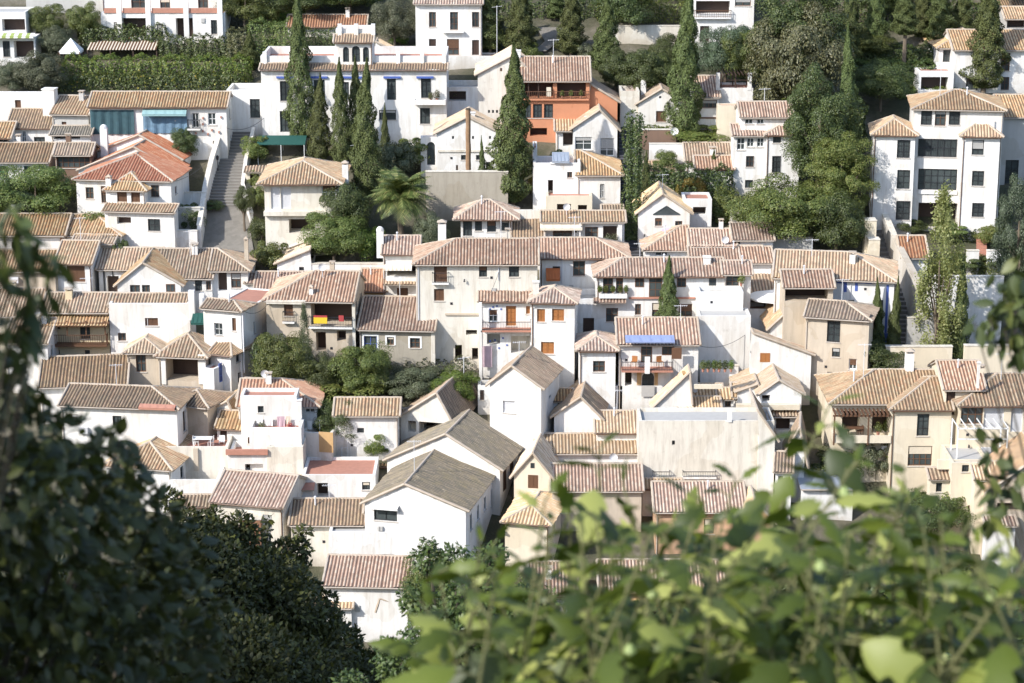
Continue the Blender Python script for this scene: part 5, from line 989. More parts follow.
# ------------------------------------------------------------------ cypresses
G1 = 'cypress trees among the houses'
for a in [
 (301,144,-6,25,'tallest cypress in front of the mansion, left of the other four'),(321,163,77,20,'pale cypress in front of the mansion, right beside the tallest one'),
 (342,168,62,19,'cypress in front of the three mansion arches'),(356,160,60,17,'slim cypress half hidden between two others before the mansion'),(368,202,64,27,'broad dark cypress in front of the right half of the mansion'),
 (386,178,106,10,'thin little cypress beside the broad one before the mansion'),(482,202,138,8,'thin young cypress beside the bare trunk'),(512,208,50,37,'big dark cypress standing before the cream gabled house'),
 (490,52,-22,27,'cypress beside the upper white house with wooden windows'),(519,56,-20,27,'cypress behind the orange house roof, left one'),(571,56,-15,24,'cypress with bushy sides behind the orange house roof'),
 (606,74,-2,24,'bright green cypress to the right of the orange house roof'),(685,140,-12,29,'very tall cypress between the two white cottages'),(668,352,258,22,'short cypress in front of the long white house'),
 (849,70,-20,22,'cypress at the top right behind the drab round tree'),(843,190,30,22,'tall thin cypress rising out of the dark conifers'),(903,78,-20,21,'cypress with a long bare trunk on the upper slope'),(939,52,-20,26,'bright cypress in the row behind the hill villa'),
 (983,93,-22,33,'large cypress in front of the hill villa'),(874,372,279,15,'small cypress before the blue trimmed wall'),(893,374,278,13,'thin cypress at the corner of the blue trimmed house'),(958,372,256,16,'dark slim cypress beside the poplar'),
 (713,185,150,7,'tiny cypress beside the arched hedge'),(646,202,152,9,'tiny cypress beside the dark steps'),(921,40,-20,18,'shaded cypress at the upper edge behind the hedges'),(962,45,-15,20,'dark cypress between the bright one and the large one'),
 (875,60,-25,20,'dark cypress behind the parked garden wall at the top'),(555,20,-20,16,'narrow cypress near the upper frame edge'),(737,214,195,6,'tiny cypress by the terrace wall'),(251,70,32,14,'small clipped cypress left of the mansion roof')]:
    g = .42 if a[0] == 903 else .04
    tree('cyp', *a, group=G1, gap=g, mat='cypress')
# ------------------------------------------------------------------ leafy trees
G2 = 'trees and shrubs between the houses'
for k, x, yb, yt, wp, mat, lab, kw in [
 ('broad',38,226,163,84,'mid','round bright tree below the green blinds',{}), ('broad',5,228,176,50,'dark','dark tree at the left frame edge beside the round tree',{}),
 ('broad',40,98,52,52,'olive','grey olive tree below the white pavilion',{}), ('broad',15,98,62,40,'olive','low olive shrub tree at the left frame edge',{}), ('broad',48,42,4,36,'mid','clipped round tree before the grey wall',{}),
 ('broad',86,42,2,34,'mid','bushy tree left of the white villa',{}), ('broad',58,58,26,34,'olive','pale shrubby tree behind the white pavilion',{}), ('broad',185,163,128,28,'dark','dark bush tree beside the long white wall',{}),
 ('broad',245,232,186,20,'dark','small round street tree at the foot of the broad steps',{'gap':.35}), ('bush',270,270,238,34,'mid','rounded shrub beside the curving terrace wall',{}), ('broad',395,50,-2,44,'olive','silvery olive tree behind the mansion tower',{}),
 ('broad',345,256,182,48,'dark','dark tree in front of the grey white villa',{}), ('broad',335,268,210,60,'mid','leafy shrub tree below the grey white villa',{}), ('bush',368,266,226,36,'bright','bright bush at the foot of the palm',{}),
 ('broad',430,262,212,34,'olive','soft shrub right of the palm',{}), ('bush',412,168,136,40,'mid','shrub in front of the mansion foot',{}), ('bush',396,180,140,36,'olive','pale shrub between the cypresses and the gate',{}),
 ('broad',645,104,48,50,'dark','dark tree behind the stubby chimney cottage',{}), ('broad',616,96,48,36,'dark','dark leafy tree right of the orange house',{}), ('broad',662,100,56,34,'mid','lighter tree behind the cottage roof',{}), ('broad',725,92,24,52,'blue','loose grey green tree above the dark pergola',{}),
 ('broad',748,100,22,48,'mid','light green tree beside the drab round tree',{}), ('broad',670,70,34,40,'dark','dark bushy tree left of the tall cottage cypress',{}), ('bush',530,62,44,22,'mid','low shrub behind the orange house ridge',{}), ('bush',590,66,42,26,'olive','olive bush between two cypresses',{}),
 ('broad',795,140,6,92,'drab','big drab olive brown tree with a round crown',{}), ('con',818,215,62,72,'dark','dark conifer below the drab round tree',{}), ('con',838,240,128,68,'yellow','yellow green conifer beside the big white house',{'mat2':1}), ('con',800,120,-30,90,'dark','dark tree at the top behind the drab crown',{}),
 ('broad',785,250,176,96,'mid','broad glossy tree below the three storey house',{}), ('broad',835,262,190,60,'dark','dark tree in front of the ruined garden wall',{}), ('bush',752,228,196,42,'mid','bush at the foot of the three storey house',{}),
 ('broad',285,398,330,56,'mid','dense garden tree left of the vine column',{}), ('pop',306,402,312,15,'olive','tall vine column climbing the beige balcony house',{}), ('broad',322,400,352,40,'dark','dark shrub tree under the balcony',{}), ('broad',362,404,344,64,'mid','fig tree with pale bare branches in the garden',{'gap':.2}),
 ('bush',378,402,356,34,'mid','leafy bush against the stone house wall',{}), ('broad',416,404,364,58,'olive','grey green shrub below the stone house',{}), ('bush',416,362,346,28,'mid','small shrub under the stone house window',{}), ('broad',456,408,370,48,'bright','bright young tree beside the white gable',{}),
 ('bush',440,402,376,34,'yellow','yellowish shrub in the middle of the garden',{}), ('bush',350,410,384,70,'yellow','sunny low bank of shrubs in the garden',{}), ('bush',455,360,326,22,'mid','small tree before the cream town house',{'gap':.35}), ('broad',340,448,400,50,'dark','dark tree beside the ochre terrace wall',{}),
 ('bush',378,458,433,24,'bright','bright shrub before the barred window',{}), ('pop',935,376,206,44,'poplar','pale loose poplar in front of the terrace wall',{}), ('con',1014,330,170,50,'blue','tall grey green tree at the right frame edge',{}), ('broad',872,388,338,66,'dark','dark low tree before the blue trimmed house',{}),
 ('bush',893,470,404,40,'mid','spiky bush climbing the porch villa',{}), ('bush',876,480,440,30,'olive','dry palm like shrub beside the porch',{}), ('bush',560,182,152,26,'mid','small palm like shrub below the orange house',{}), ('bush',538,196,172,24,'gold','golden vine on the white house wall',{}),
 ('bush',517,412,374,12,'mid','narrow vine in the gap beside the white gable',{'xo':1}), ('bush',617,394,350,22,'mid','climbing plant on the tiled tower corner',{}), ('bush',510,356,336,9,'mid','slim vine beside the dark balcony room',{}), ('bush',604,296,282,24,'olive','potted plants on the white balcony',{}),
 ('bush',696,324,306,34,'olive','bare twiggy shrub beside the short cypress',{}), ('bush',720,218,198,18,'bright','small round clipped bush by the terrace pillar',{}), ('bush',664,172,150,24,'mid','garden bush beside the tiny cypress',{}), ('bush',700,140,126,60,'yellow','yellow green shrubs below the cream wall',{}),
 ('bush',955,235,222,40,'mid','shrubs before the dark door of the big white house',{}), ('bush',990,246,224,30,'yellow','yellowish shrub at the garden corner',{}), ('bush',912,232,220,26,'dark','low shrub under the gridded windows',{}), ('bush',975,268,254,50,'dark','hedge like shrubs above the white terrace wall',{}),
 ('broad',880,110,60,60,'dark','shady garden tree left of the hill villa',{}), ('broad',865,60,30,50,'mid','hedge like tree on the upper slope',{}), ('bush',272,62,36,22,'mid','clipped tree before the orange roof house',{}), ('bush',268,30,4,24,'mid','clipped tree at the upper frame edge',{}),
 ('bush',458,54,40,10,'yellow','potted bush beside the wooden door',{}), ('bush',442,56,41,10,'gold','golden potted bush on the upper house terrace',{}), ('bush',400,46,36,18,'bright','bright topiary on the mansion roof slope',{}), ('bush',410,56,46,20,'dark','reddish shrub behind the mansion parapet',{}),
 ('broad',300,20,-20,70,'dark','dark trees mass above the orange roof',{}), ('broad',350,16,-25,70,'dark','dark tree at the upper frame edge, centre left',{}), ('broad',440,10,-40,60,'dark','dark tree behind the upper white house',{}), ('broad',630,40,-20,60,'dark','dark tree at the upper frame edge, centre',{}), ('broad',245,30,-16,50,'mid','leafy tree between the white villa and the clipped trees',{}), 
 ('broad',660,-2,-70,80,'mid','leafy trees at the top edge above the cottages',{}),('broad',790,-6,-80,90,'dark','dark trees at the top edge above the drab tree',{}),('broad',860,-4,-80,80,'mid','leafy trees at the top edge above the hedges',{}),('broad',920,-6,-80,80,'dark','dark trees at the top edge above the bare trunk cypress',{}),('broad',980,-8,-80,80,'dark','dark trees at the upper right corner',{}),('broad',880,24,-30,60,'dark','shaded tree behind the dark cypress at the top',{}),('broad',1010,10,-50,50,'mid','leafy tree behind the far house at the corner',{}),
 ('broad',150,-6,-60,60,'dark','dark tree above the white villa',{}), ('bush',212,212,200,20,'dark','climber on the white stepped wall',{}), ('bush',190,232,205,26,'dark','dark shrub before the grey wall with openings',{}), ('bush',122,272,236,18,'dark','dark climber at the corner of the hipped house',{}), ('bush',92,240,208,30,'mid','shrub behind the small tiled turret',{}), ('bush',254,160,138,26,'yellow','yellow green creeper beside the green awning',{}), ('bush',262,152,134,20,'mid','leafy creeper on the mansion garden wall',{}),
 ('bush',835,480,446,50,'dark','dark shrub below the porch balcony',{}), ('bush',960,520,478,50,'mid','leafy shrub before the beige corner house',{}), ('broad',930,540,490,70,'dark','dark tree in the lower right lane',{}), ('broad',430,640,540,60,'mid','leafy tree left of the fig bush',{}), ('broad',520,660,580,80,'mid','leafy tree behind the fig bush',{}), ('broad',800,640,560,120,'dark','dark tree behind the fig bush on the right',{}), ('broad',660,650,590,120,'dark','dark tree behind the middle of the fig bush',{}), ('broad',950,640,560,120,'mid','leafy tree behind the fig bush, near the frame edge',{})]:
    kw.pop('mat2', None); kw.pop('xo', None)
    tree(k, x, yb, yt, wp, lab, mat, group=G2, cat='shrub' if k == 'bush' else 'tree', **({'gap': .12} | kw if k == 'broad' else ({'gap': .06} | kw)))
palm(401, 252, 160, 66, 'palm tree with drooping fronds in front of the retaining wall')
# dead trunk
p = ground(468.5, 204); s = ppm(p); t = thing('bare_trunk', 'tall bare brown palm trunk beside the dark stone wall', 'tree trunk', p); tb = MB(); Hh = 92/s/.965
tb.tube([(.02*math.sin(k*2), 0, Hh*k/12-.3*(k == 0)) for k in range(13)], [.28-.004*k + .02*(k % 2) for k in range(13)], 9); tb.build('trunk', plain('palm_bark', (.26,.16,.09), .9, 0, .3), t); cb = MB(); cb.tube([(0,0,Hh-.01),(0,0,Hh+.12)], [.3,.2], 9); cb.build('stump_top', BARKD, t)
# hedges and vine banks
hedge(62, 250, 62, 84, 3, 'long vine covered trellis bank below the striped pergola', 'bright', 'vine_trellis', 'vine', dens=45, ls=.26); hedge(84, 165, 46, 66, 1.5, 'dark hedge in the shade under the striped pergola', 'dark', d=3.2, dens=40, ls=.25)
hedge(60, 240, 76, 91, 1, 'dark lower face of the vine terrace with yellow blossoms', 'dark', 'hedge', 'hedge', dens=45, ls=.25, flower='gold')
hedge(80, 160, 30, 42, 1.2, 'flowering hedge between the white pavilion and the villa', 'dark', ls=.22, flower='gold'); hedge(160, 240, 40, 60, 1.5, 'tall dark hedge below the villa terrace', 'dark', ls=.25)
hedge(228, 245, 34, 62, 1.5, 'reddish flowering shrub hedge beside the villa', 'drab', 'hedge', 'hedge')
hedge(296, 338, 32, 46, 1.2, 'square clipped hedge behind the mansion', 'dark'); hedge(250, 290, 26, 66, 2, 'tall clipped hedge left of the mansion', 'mid'); hedge(262, 300, 12, 24, 2, 'upper clipped hedge row', 'bright')
hedge(447, 470, 101, 118, .8, 'green hedge on the railed terrace', 'mid', ls=.2); hedge(640, 676, 127, 134, 1, 'trailing hedge on top of the brown wall', 'mid', ls=.2)
hedge(625, 640, 130, 250, 1, 'tall creeper hedge along the dark steps', 'dark', ls=.25, d=1.5); hedge(640, 730, 172, 200, 2.5, 'dark hedge wall around the arched hedge', 'dark', ls=.25)
hedge(860, 945, 50, 64, 3, 'dark hedge terrace on the upper right slope', 'dark', ls=.25); hedge(850, 935, 66, 84, 3, 'lower dark hedge terrace on the upper right slope', 'dark', ls=.25); hedge(898, 965, 90, 98, 2, 'hedge in front of the dark garage', 'mid', ls=.25)
hedge(935, 1005, 232, 242, 1.5, 'low garden hedge before the big white house', 'dark', ls=.2); hedge(940, 1000, 262, 275, 1.5, 'hedge on the white terrace wall', 'mid', ls=.2); hedge(780, 860, 120, 175, 3, 'dark undergrowth behind the conifers', 'dark', ls=.3, d=2)
hedge(715, 738, 196, 222, 2, 'bushy hedge between the clipped bush and the terrace', 'mid', ls=.22)
hedge(255, 270, 345, 398, 2, 'leafy bank in the shade of the street house', 'dark', ls=.22)
hedge(330, 470, 372, 398, 6, 'wild garden undergrowth below the stone house', 'olive', 'undergrowth', 'undergrowth', dens=22, ls=.28)
tree('bush', 258, 208, 184, 18, 'mixed shrub on the villa side of the broad steps', 'mid', group=G2, cat='shrub'); tree('bush', 262, 244, 216, 22, 'dark shrub beside the foot of the broad steps', 'dark', group=G2, cat='shrub'); tree('bush', 256, 188, 170, 16, 'yellow green shrub behind the gate porch', 'yellow', group=G2, cat='shrub')
hedge(500, 600, 2, 18, 3, 'dark undergrowth at the top edge behind the orange house', 'dark', 'undergrowth', 'undergrowth', dens=30, ls=.28); hedge(600, 690, 4, 22, 3, 'dark undergrowth at the top edge left of the tall cypress', 'mid', 'undergrowth', 'undergrowth', dens=30, ls=.28); hedge(860, 1000, 8, 30, 4, 'shaded undergrowth at the top edge behind the cypress row', 'dark', 'undergrowth', 'undergrowth', dens=26, ls=.3)
# arched hedge
p = ground(691, 200); t = thing('arched_hedge', 'clipped hedge arch with a yellow green top', 'hedge arch', p); s = ppm(p); n = 5200; r = np.random.default_rng(8); a = r.random(n)*np.pi; rr = 11/s; th_ = r.random(n)*2*np.pi; tr = .45
C = np.stack([-np.cos(a)*rr, 0*a, np.sin(a)*rr*1.05 + 8/s], 1); Nn = np.stack([-np.cos(a)*np.cos(th_), np.sin(th_), np.sin(a)*np.cos(th_)], 1)
link(bpy.data.objects.new('foliage', np_mesh('foliage', *leafset(C+Nn*tr*(.8+.4*r.random(n))[:, None], Nn+r.normal(size=(n,3))*.4, .14+.1*r.random(n), .6, r=r), [LM['gold']])), t)
n = 2600; C = np.stack([np.where(r.random(n) < .5, -1, 1)*rr + r.normal(size=n)*.18, r.normal(size=n)*.3, r.random(n)*9/s], 1); link(bpy.data.objects.new('sides', np_mesh('sides', *leafset(C, sph(n, r), .2, .6, r=r), [LM['dark']])), t)
# ------------------------------------------------------------------ small things
def parasol(x, yb, yt, wpx, label, mat, d=0, n=8, flat=.25):
    p = ground(x, yb, d); s = ppm(p); H = (yb-yt)/s/.965; r0 = wpx/s/2; t = thing('parasol', label, 'parasol', p); b = MB(); ap = (0,0,H)
    P = [(r0*math.cos(2*math.pi*k/n), r0*math.sin(2*math.pi*k/n), H-r0*flat) for k in range(n)]
    for k in range(n):
        q0, q1 = P[k], P[(k+1)%n]; b.poly([q0, q1, ap]); b.poly([(q1[0]*.97,q1[1]*.97,q1[2]-.03),(q0[0]*.97,q0[1]*.97,q0[2]-.03),(0,0,H-.04)]); b.poly([(q0[0],q0[1],q0[2]-.15),(q1[0],q1[1],q1[2]-.15),q1,q0])
    b.build('canopy', M[mat], t); q = MB(); q.tube([(0,0,0),(0,0,H+.08)], .03, 6); q.build('pole', M['blind'], t); q = MB(); q.tube([(0,0,-.8),(0,0,.08)], .3, 10); q.build('base', M['concrete'], t)
parasol(772, 330, 290, 52, 'wide white parasol above the small terrace', 'whitecloth'); parasol(673, 238, 216, 26, 'lilac parasol in front of the triangular opening', 'lilac', -1.5); parasol(768, 384, 357, 12, 'small red parasol before the slanting roof', 'redcloth', -1)
p = ground(72, 64); s = ppm(p); t = thing('pavilion', 'white pointed pavilion tent in the upper left garden', 'tent', p); H = 26/s; r0 = 10.5/s; b = MB(); P = [(-r0,-r0,H*.52),(r0,-r0,H*.52),(r0,r0,H*.52),(-r0,r0,H*.52)]
for k in range(4): b.poly([P[k], P[(k+1)%4], (0,0,H)]); b.poly([(P[k][0],P[k][1],H*.44),(P[(k+1)%4][0],P[(k+1)%4][1],H*.44),P[(k+1)%4],P[k]])
b.poly([P[3],P[2],P[1],P[0]]); b.build('canopy', M['whitecloth'], t)
for k in range(4): q = MB(); x, y = P[k][0]*.96, P[k][1]*.96; q.box((x-.05,y-.05,-1), (x+.05,y+.05,H*.51)); q.build('post', M['wood'], t)
def pergola(x0, x1, yt, yb, D, label, mats, n):
    p0, p1 = ground(x0, yb), ground(x1, yb); s = ppm(p0); L = (p1-p0).length; H = (yb-yt)/s; t = thing('pergola', label, 'pergola', p0, math.atan2(p1.y-p0.y, p1.x-p0.x)); b = MB()
    for i in range(n): x = L*i/n; b.box((x,-.2,H-.04+(i % 2)*.03), (x+L/n*.98,D+.2,H+.03+(i % 2)*.03), i % 2, lambda X, Y, Z: (X, Y, Z+Y*.22))
    b.build('canopy', mats, t)
    for x in (0, L*.33, L*.66, L):
        for y in (0, D): q = MB(); q.box((x-.06,y-.06,-1), (x+.06,y+.06,H+y*.2-.06)); q.build('post', M['darkwood_and_shade'], t)
pergola(88, 157, 49, 62, 2.4, 'long pergola with a canopy striped in cream and brown', [M['creamcloth'], M['wood']], 44)
p = ground(258, 158); t = thing('shade_sail', 'green shade canopy frame left of the mansion garden', 'canopy', p); b = MB(); s = ppm(p)
b.box((0,-.8,1.7),(48/s,1.4,1.78), 0, lambda X, Y, Z: (X, Y, Z+Y*.25)); b.build('canopy', M['greencloth'], t); q = MB()
for x in (.1, 24/s, 48/s-.1): q.box((x-.03,-.8,-1),(x+.03,-.72,1.5)); q.box((x-.03,1.3,-.5),(x+.03,1.38,1.95))
q.build('frame', M['whitewood'], t)
def pole(x, yb, yt, label, arms=True, d=0, name='antenna', cat='antenna'):
    p = ground(x, yb, d); s = ppm(p); H = (yb-yt)/s; t = thing(name, label, cat, p); b = MB(); b.tube([(0,0,-1),(0,0,H)], .035, 5); b.build('mast', M['blind'], t)
    if arms:
        q = MB(); q.tube([(-.55,0,H-.2),(.55,0,H-.05)], .015, 4)
        for k in range(6): x = -.5+.2*k; z = H-.2+.15*(x+.55)/1.1; q.tube([(x,-.3,z),(x,.3,z)], .01, 4)
        q.build('aerial', M['blind'], t)
for a in [(314,400,392-18,'thin aerial above the balcony house roof'),(357,200,143,'tall aerial between the mansion cypresses',),(464,400,355,'slim mast in the garden before the white gable'),(602,412,372,'thin aerial above the brown gable roof'),(348,462,437,'aerial mast on the white yard house'),(342,462,446,'short mast beside the aerial on the roof terrace'),(266,420,388,'aerial on the white terrace block'),(875,250,228,'aerial beside the old stone pier'),(497,80,6,'tall pole beside the upper house cypress'),(296,420,396,'aerial by the red hipped roof')]:
    pole(*a)
def dish(x, yb, yt, label, d=0):
    p = ground(x, yb, d); s = ppm(p); H = (yb-yt)/s; t = thing('satellite_dish', label, 'satellite dish', p); b = MB(); n = 14; prev = None
    for i in range(4):
        rr = .42*i/3; ring = [(rr*math.cos(2*math.pi*k/n), -.16+.16*(1-(i/3)**2)*1.0, H+rr*math.sin(2*math.pi*k/n)) for k in range(n)]
        if prev:
            for k in range(n): b.poly([prev[k], prev[(k+1)%n], ring[(k+1)%n], ring[k]])
        prev = ring
    b.build('dish', M['whitewood'], t); q = MB(); q.tube([(0,.05,-1.5),(0,.05,H)], .03, 5); q.tube([(0,0,H-.35),(0,-.45,H-.1)], .015, 4); q.build('bracket', M['blind'], t)
dish(46, 392, 378, 'white satellite dish beside the brown roof'); dish(674, 150, 131, 'white satellite dish beside the tall cypress'); dish(239, 405, 397, 'white satellite dish on the rooftop house', -1)
def lamp(x, yb, yt, label, d=0):
    p = ground(x, yb, d); s = ppm(p); H = (yb-yt)/s; t = thing('street_lamp', label, 'street lamp', p); b = MB(); b.tube([(0,0,-.5),(0,0,.5),(0,0,H-.5)], [.09,.05,.035], 6); b.build('post', M['iron'], t)
    q = MB(); q.tube([(0,0,H-.5),(0,0,H-.15)], [.1,.17], 6); q.tube([(0,0,H-.148),(0,0,H)], [.19,.03], 6); q.build('lantern', M['iron'], t)
lamp(268, 140, 110, 'black street lamp against the white mansion corner'); lamp(218, 172, 155, 'black street lamp on the long stepped wall'); lamp(896, 285, 268, 'dark wall lamp near the blue trimmed corner')
def barrel(x, yb, wpx, hpx, label, mat, d=0, name='barrel', cat='barrel', lid=True, w=None):
    p = ground(x, yb, d); s = ppm(p); r0 = wpx/s/2; H = hpx/s; t = thing(name, label, cat, p); b = MB(); b.tube([(0,0,0),(0,0,H*.1),(0,0,H*.5),(0,0,H)], [r0*.85,r0*.95,r0,r0*.9], 10); b.build('body', M[mat], t)
    if lid: q = MB(); q.tube([(0,0,H+.002),(0,0,H+.06)], [r0*.95,r0*.7], 10); q.build('lid', M[mat], t)
barrel(145, 386, 6, 11, 'bright orange gas bottle on the roof beside the gallery tower', 'orangecloth', 1.0, 'gas_bottle', 'gas bottle')
def PT(v, x, y, w): u, z = v.onF(x, y, w); q = v.O + v.e*u + v.i*w; return Vector((q.x, q.y, v.O.z+z))
def table(v, x, y, w, label, mat='whitewood'):
    t = thing('garden_table', label, 'table', PT(v, x, y, w), v.psi); b = MB(); b.box((-.8,-.45,.7),(.8,.45,.75)); b.build('tabletop', M[mat], t)
    for sx in (-.7,.7):
        for sy in (-.36,.36): q = MB(); q.box((sx-.03,sy-.03,0),(sx+.03,sy+.03,.698)); q.build('leg', M[mat], t)
def chair(v, x, y, w, label, rz, mat='whitewood'):
    t = thing('garden_chair', label, 'chair', PT(v, x, y, w), v.psi+rz, 'chairs on the terraces'); b = MB(); b.box((-.25,-.25,.42),(.25,.25,.46)); b.build('seat', M[mat], t); b = MB(); b.box((-.25,.22,.463),(.25,.26,.9)); b.build('backrest', M[mat], t)
    for sx in (-.22,.22):
        for sy in (-.22,.22): q = MB(); q.box((sx-.02,sy-.02,0),(sx+.02,sy+.02,.418)); q.build('leg', M[mat], t)
def washing(v, x0, x1, y, w, label):
    a = PT(v, x0, y, w); L = (PT(v, x1, y, w)-a).length; t = thing('clothes_line', label, 'clothes line', a, v.psi); b = MB()
    for x in (0, L): b.tube([(x,0,0),(x,0,1.9)], .03, 5)
    b.tube([(0,0,1.8),(L*.5,0,1.76),(L,0,1.8)], .012, 4); b.build('line', M['blind'], t); r = random.Random(int(x0)); x = .25
    while x < L-.6:
        w_ = r.uniform(.35,.8); q = MB(); h_ = r.uniform(.5,1.0); n = 5
        for i in range(n):
            c, d = x+w_*i/n, x+w_*(i+1)/n; s0, s1 = .05*math.sin(i*2), .05*math.sin(i*2+2); q.poly([(c,s0,1.76-h_),(d,s1,1.76-h_),(d,0,1.77),(c,0,1.77)]); q.poly([(c,.02+s0,1.76-h_),(c,.02,1.77),(d,.02,1.77),(d,.02+s1,1.76-h_)])
        q.build('garment', M[r.choice(['whitecloth','bluecloth','whitecloth','pinkcloth','creamcloth'])], t); x += w_ + r.uniform(.1,.5)
POTP = [0]
def pot(v, x, y, w, label, mat='mid', hp=.35, sp=.5, group='potted plants on terraces and balconies', pm='terra'):
    POTP[0] += 1; t = thing('potted_plant', label, 'plant pot', PT(v, x, y, w), 0, group); b = MB(); b.tube([(0,0,0),(0,0,hp*.85),(0,0,hp)], [hp*.32,hp*.45,hp*.5], 9); b.build('pot', M[pm], t)
    r = np.random.default_rng(POTP[0]); n = 420; P = sph(n, r)*(sp*(.35+.65*r.random(n)))[:, None]*np.array([.8,.8,1.1]) + np.array([0,0,hp+sp*.85])
    link(bpy.data.objects.new('foliage', np_mesh('foliage', *leafset(P, P-np.array([0,0,hp])+r.normal(size=(n,3))*.4, .12*(.7+.6*r.random(n)), .5, 0, r=r), [LM[mat] if mat in LM else M[mat]])), t)
v = VOL['stained_terrace']; table(v, 203, 446, 1.6, 'white table on the pink roof terrace behind the stained wall'); chair(v, 196, 446, 1.5, 'white chair at the left end of the white terrace table', 1.6); chair(v, 211, 446, 1.7, 'white chair at the right end of the white terrace table', -1.6); chair(v, 222, 446, 2.6, 'white chair alone beside the rooftop cabin', 0)
v = VOL['red_hip_house']; washing(v, 254, 296, 436, -2.6, 'clothes line with washing on the terrace below the white block'); pot(v, 262, 436, -2.9, 'leafy pot at the left end of the clothes line'); pot(v, 290, 436, -2.9, 'leafy pot at the right end of the clothes line', 'redcloth')
v = VOL['ochre_terrace']; washing(v, 305, 320, 440, 1.2, 'short clothes line on the ochre walled terrace'); pot(v, 323, 440, 1.5, 'pot plant beside the short clothes line')
v = VOL['roof_deck']
for x, w_, l, m in ((478,2.5,'green pot plant at the left of the blue grey deck','mid'),(498,.6,'red flowering pot at the near edge of the blue grey deck','redcloth'),(506,1.2,'tall green pot plant near the deck corner','bright'),(510,3.0,'bushy pot plant at the right rim of the blue grey deck','mid')): pot(v, x, v.pix_y(v.onF(x,431,w_)[0], w_, v.ze-.35), w_, l, m)
v = VOL['moorish_house']
for i, (x, w_) in enumerate(((703,-3.2),(708,-3.3),(714,-3.2),(719,-3.3),(725,-3.2),(731,-3.3))): pot(v, x, 372, w_, 'leafy terracotta pot in the row along the courtyard wall', ['mid','dark','bright'][i % 3], .3, .42, 'pots in a row along the courtyard wall')
chair(v, 660, 366.4, -.8, 'wooden chair on the right of the loggia under the blue awning', .4, 'orangewood'); chair(v, 634, 366.4, -.8, 'wooden chair on the left of the loggia under the blue awning', -.3, 'orangewood')
v = VOL['parasol_terrace_house']; pot(v, 741, v.pix_y(.4, .6, v.ze-.3), .6, 'big green pot at the left corner under the white parasol', 'bright', .4, .6); table(v, 757, v.pix_y(2, 1.5, v.ze-.3), 1.5, 'dark table under the white parasol', 'darkwood_and_shade')
v = VOL['mansion']; pot(v, 437, 101.8, -.5, 'reddish pot plant on the mansion balcony', 'drab', .35, .5); pot(v, 431, 101.8, -.6, 'brown leaved pot beside the mansion balcony door', 'drab', .3, .4)
v = VOL['orange_house']
for x, l in ((562,'green pot on the left of the orange house balcony'),(571,'green pot in the middle of the orange house balcony'),(581,'green pot on the right of the orange house balcony')): pot(v, x, 98.2, -.2, l, 'mid', .25, .32)
v = VOL['porch_villa']; table(v, 853, 435.6, -.8, 'small dark table on the porch of the cream villa', 'wood'); chair(v, 846, 435.6, -.8, 'dark chair left of the porch table', 1.5, 'wood'); chair(v, 860, 435.6, -.8, 'dark chair right of the porch table', -1.5, 'wood'); pot(v, 878, 435.6, -1.0, 'green pot at the right end of the porch', 'mid')
v = VOL['long_white_house']
for x, l in ((600,'plant at the left end of the white balcony planter'),(606,'plant left of the middle of the white balcony planter'),(613,'plant in the middle of the white balcony planter'),(620,'plant right of the middle of the white balcony planter'),(626,'plant at the right end of the white balcony planter')): pot(v, x, 293, -.35, l, 'mid', .12, .32)
pot(v, 741, 286, -.4, 'yellow green plant in front of the last brown window', 'yellow', .3, .5)
v = VOL['white_gallery_house']
for x, l in ((608,'pot plant on the left of the shaded gallery corner'),(614,'pot plant on the right of the shaded gallery corner')): pot(v, x, 246, -.4, l, 'olive', .35, .5)
def cable(pa, pb, label, sag=.6):
    a, b = pa, pb; t = thing('overhead_cable', label, 'cable', a); q = MB(); n = 14; q.tube([tuple((b-a)*(k/n) - Vector((0,0,sag*4*(k/n)*(1-k/n)))) for k in range(n+1)], .022, 4); q.build('wire', M['black'], t)
cable(PT(VOL['long_house'], 226, 128, 0), PT(VOL['mansion'], 264, 118, 0), 'black cable over the broad steps'); cable(PT(VOL['red_roof_house'], 172, 182, 0), PT(VOL['long_house'], 218, 150, 0), 'thin cable from the red roof to the long house'); cable(PT(VOL['street_house'], 242, 310, 0), PT(VOL['flag_balcony_house'], 269, 303, 0), 'cable across the shaded lane')
cable(PT(VOL['cream_town_house'], 500, 268, 0), PT(VOL['terraced_house'], 482, 302, 0), 'short cable on the cream town house'); cable(PT(VOL['moorish_house'], 696, 345, 0), PT(VOL['block_house'], 745, 335, 0), 'cable across the courtyard')
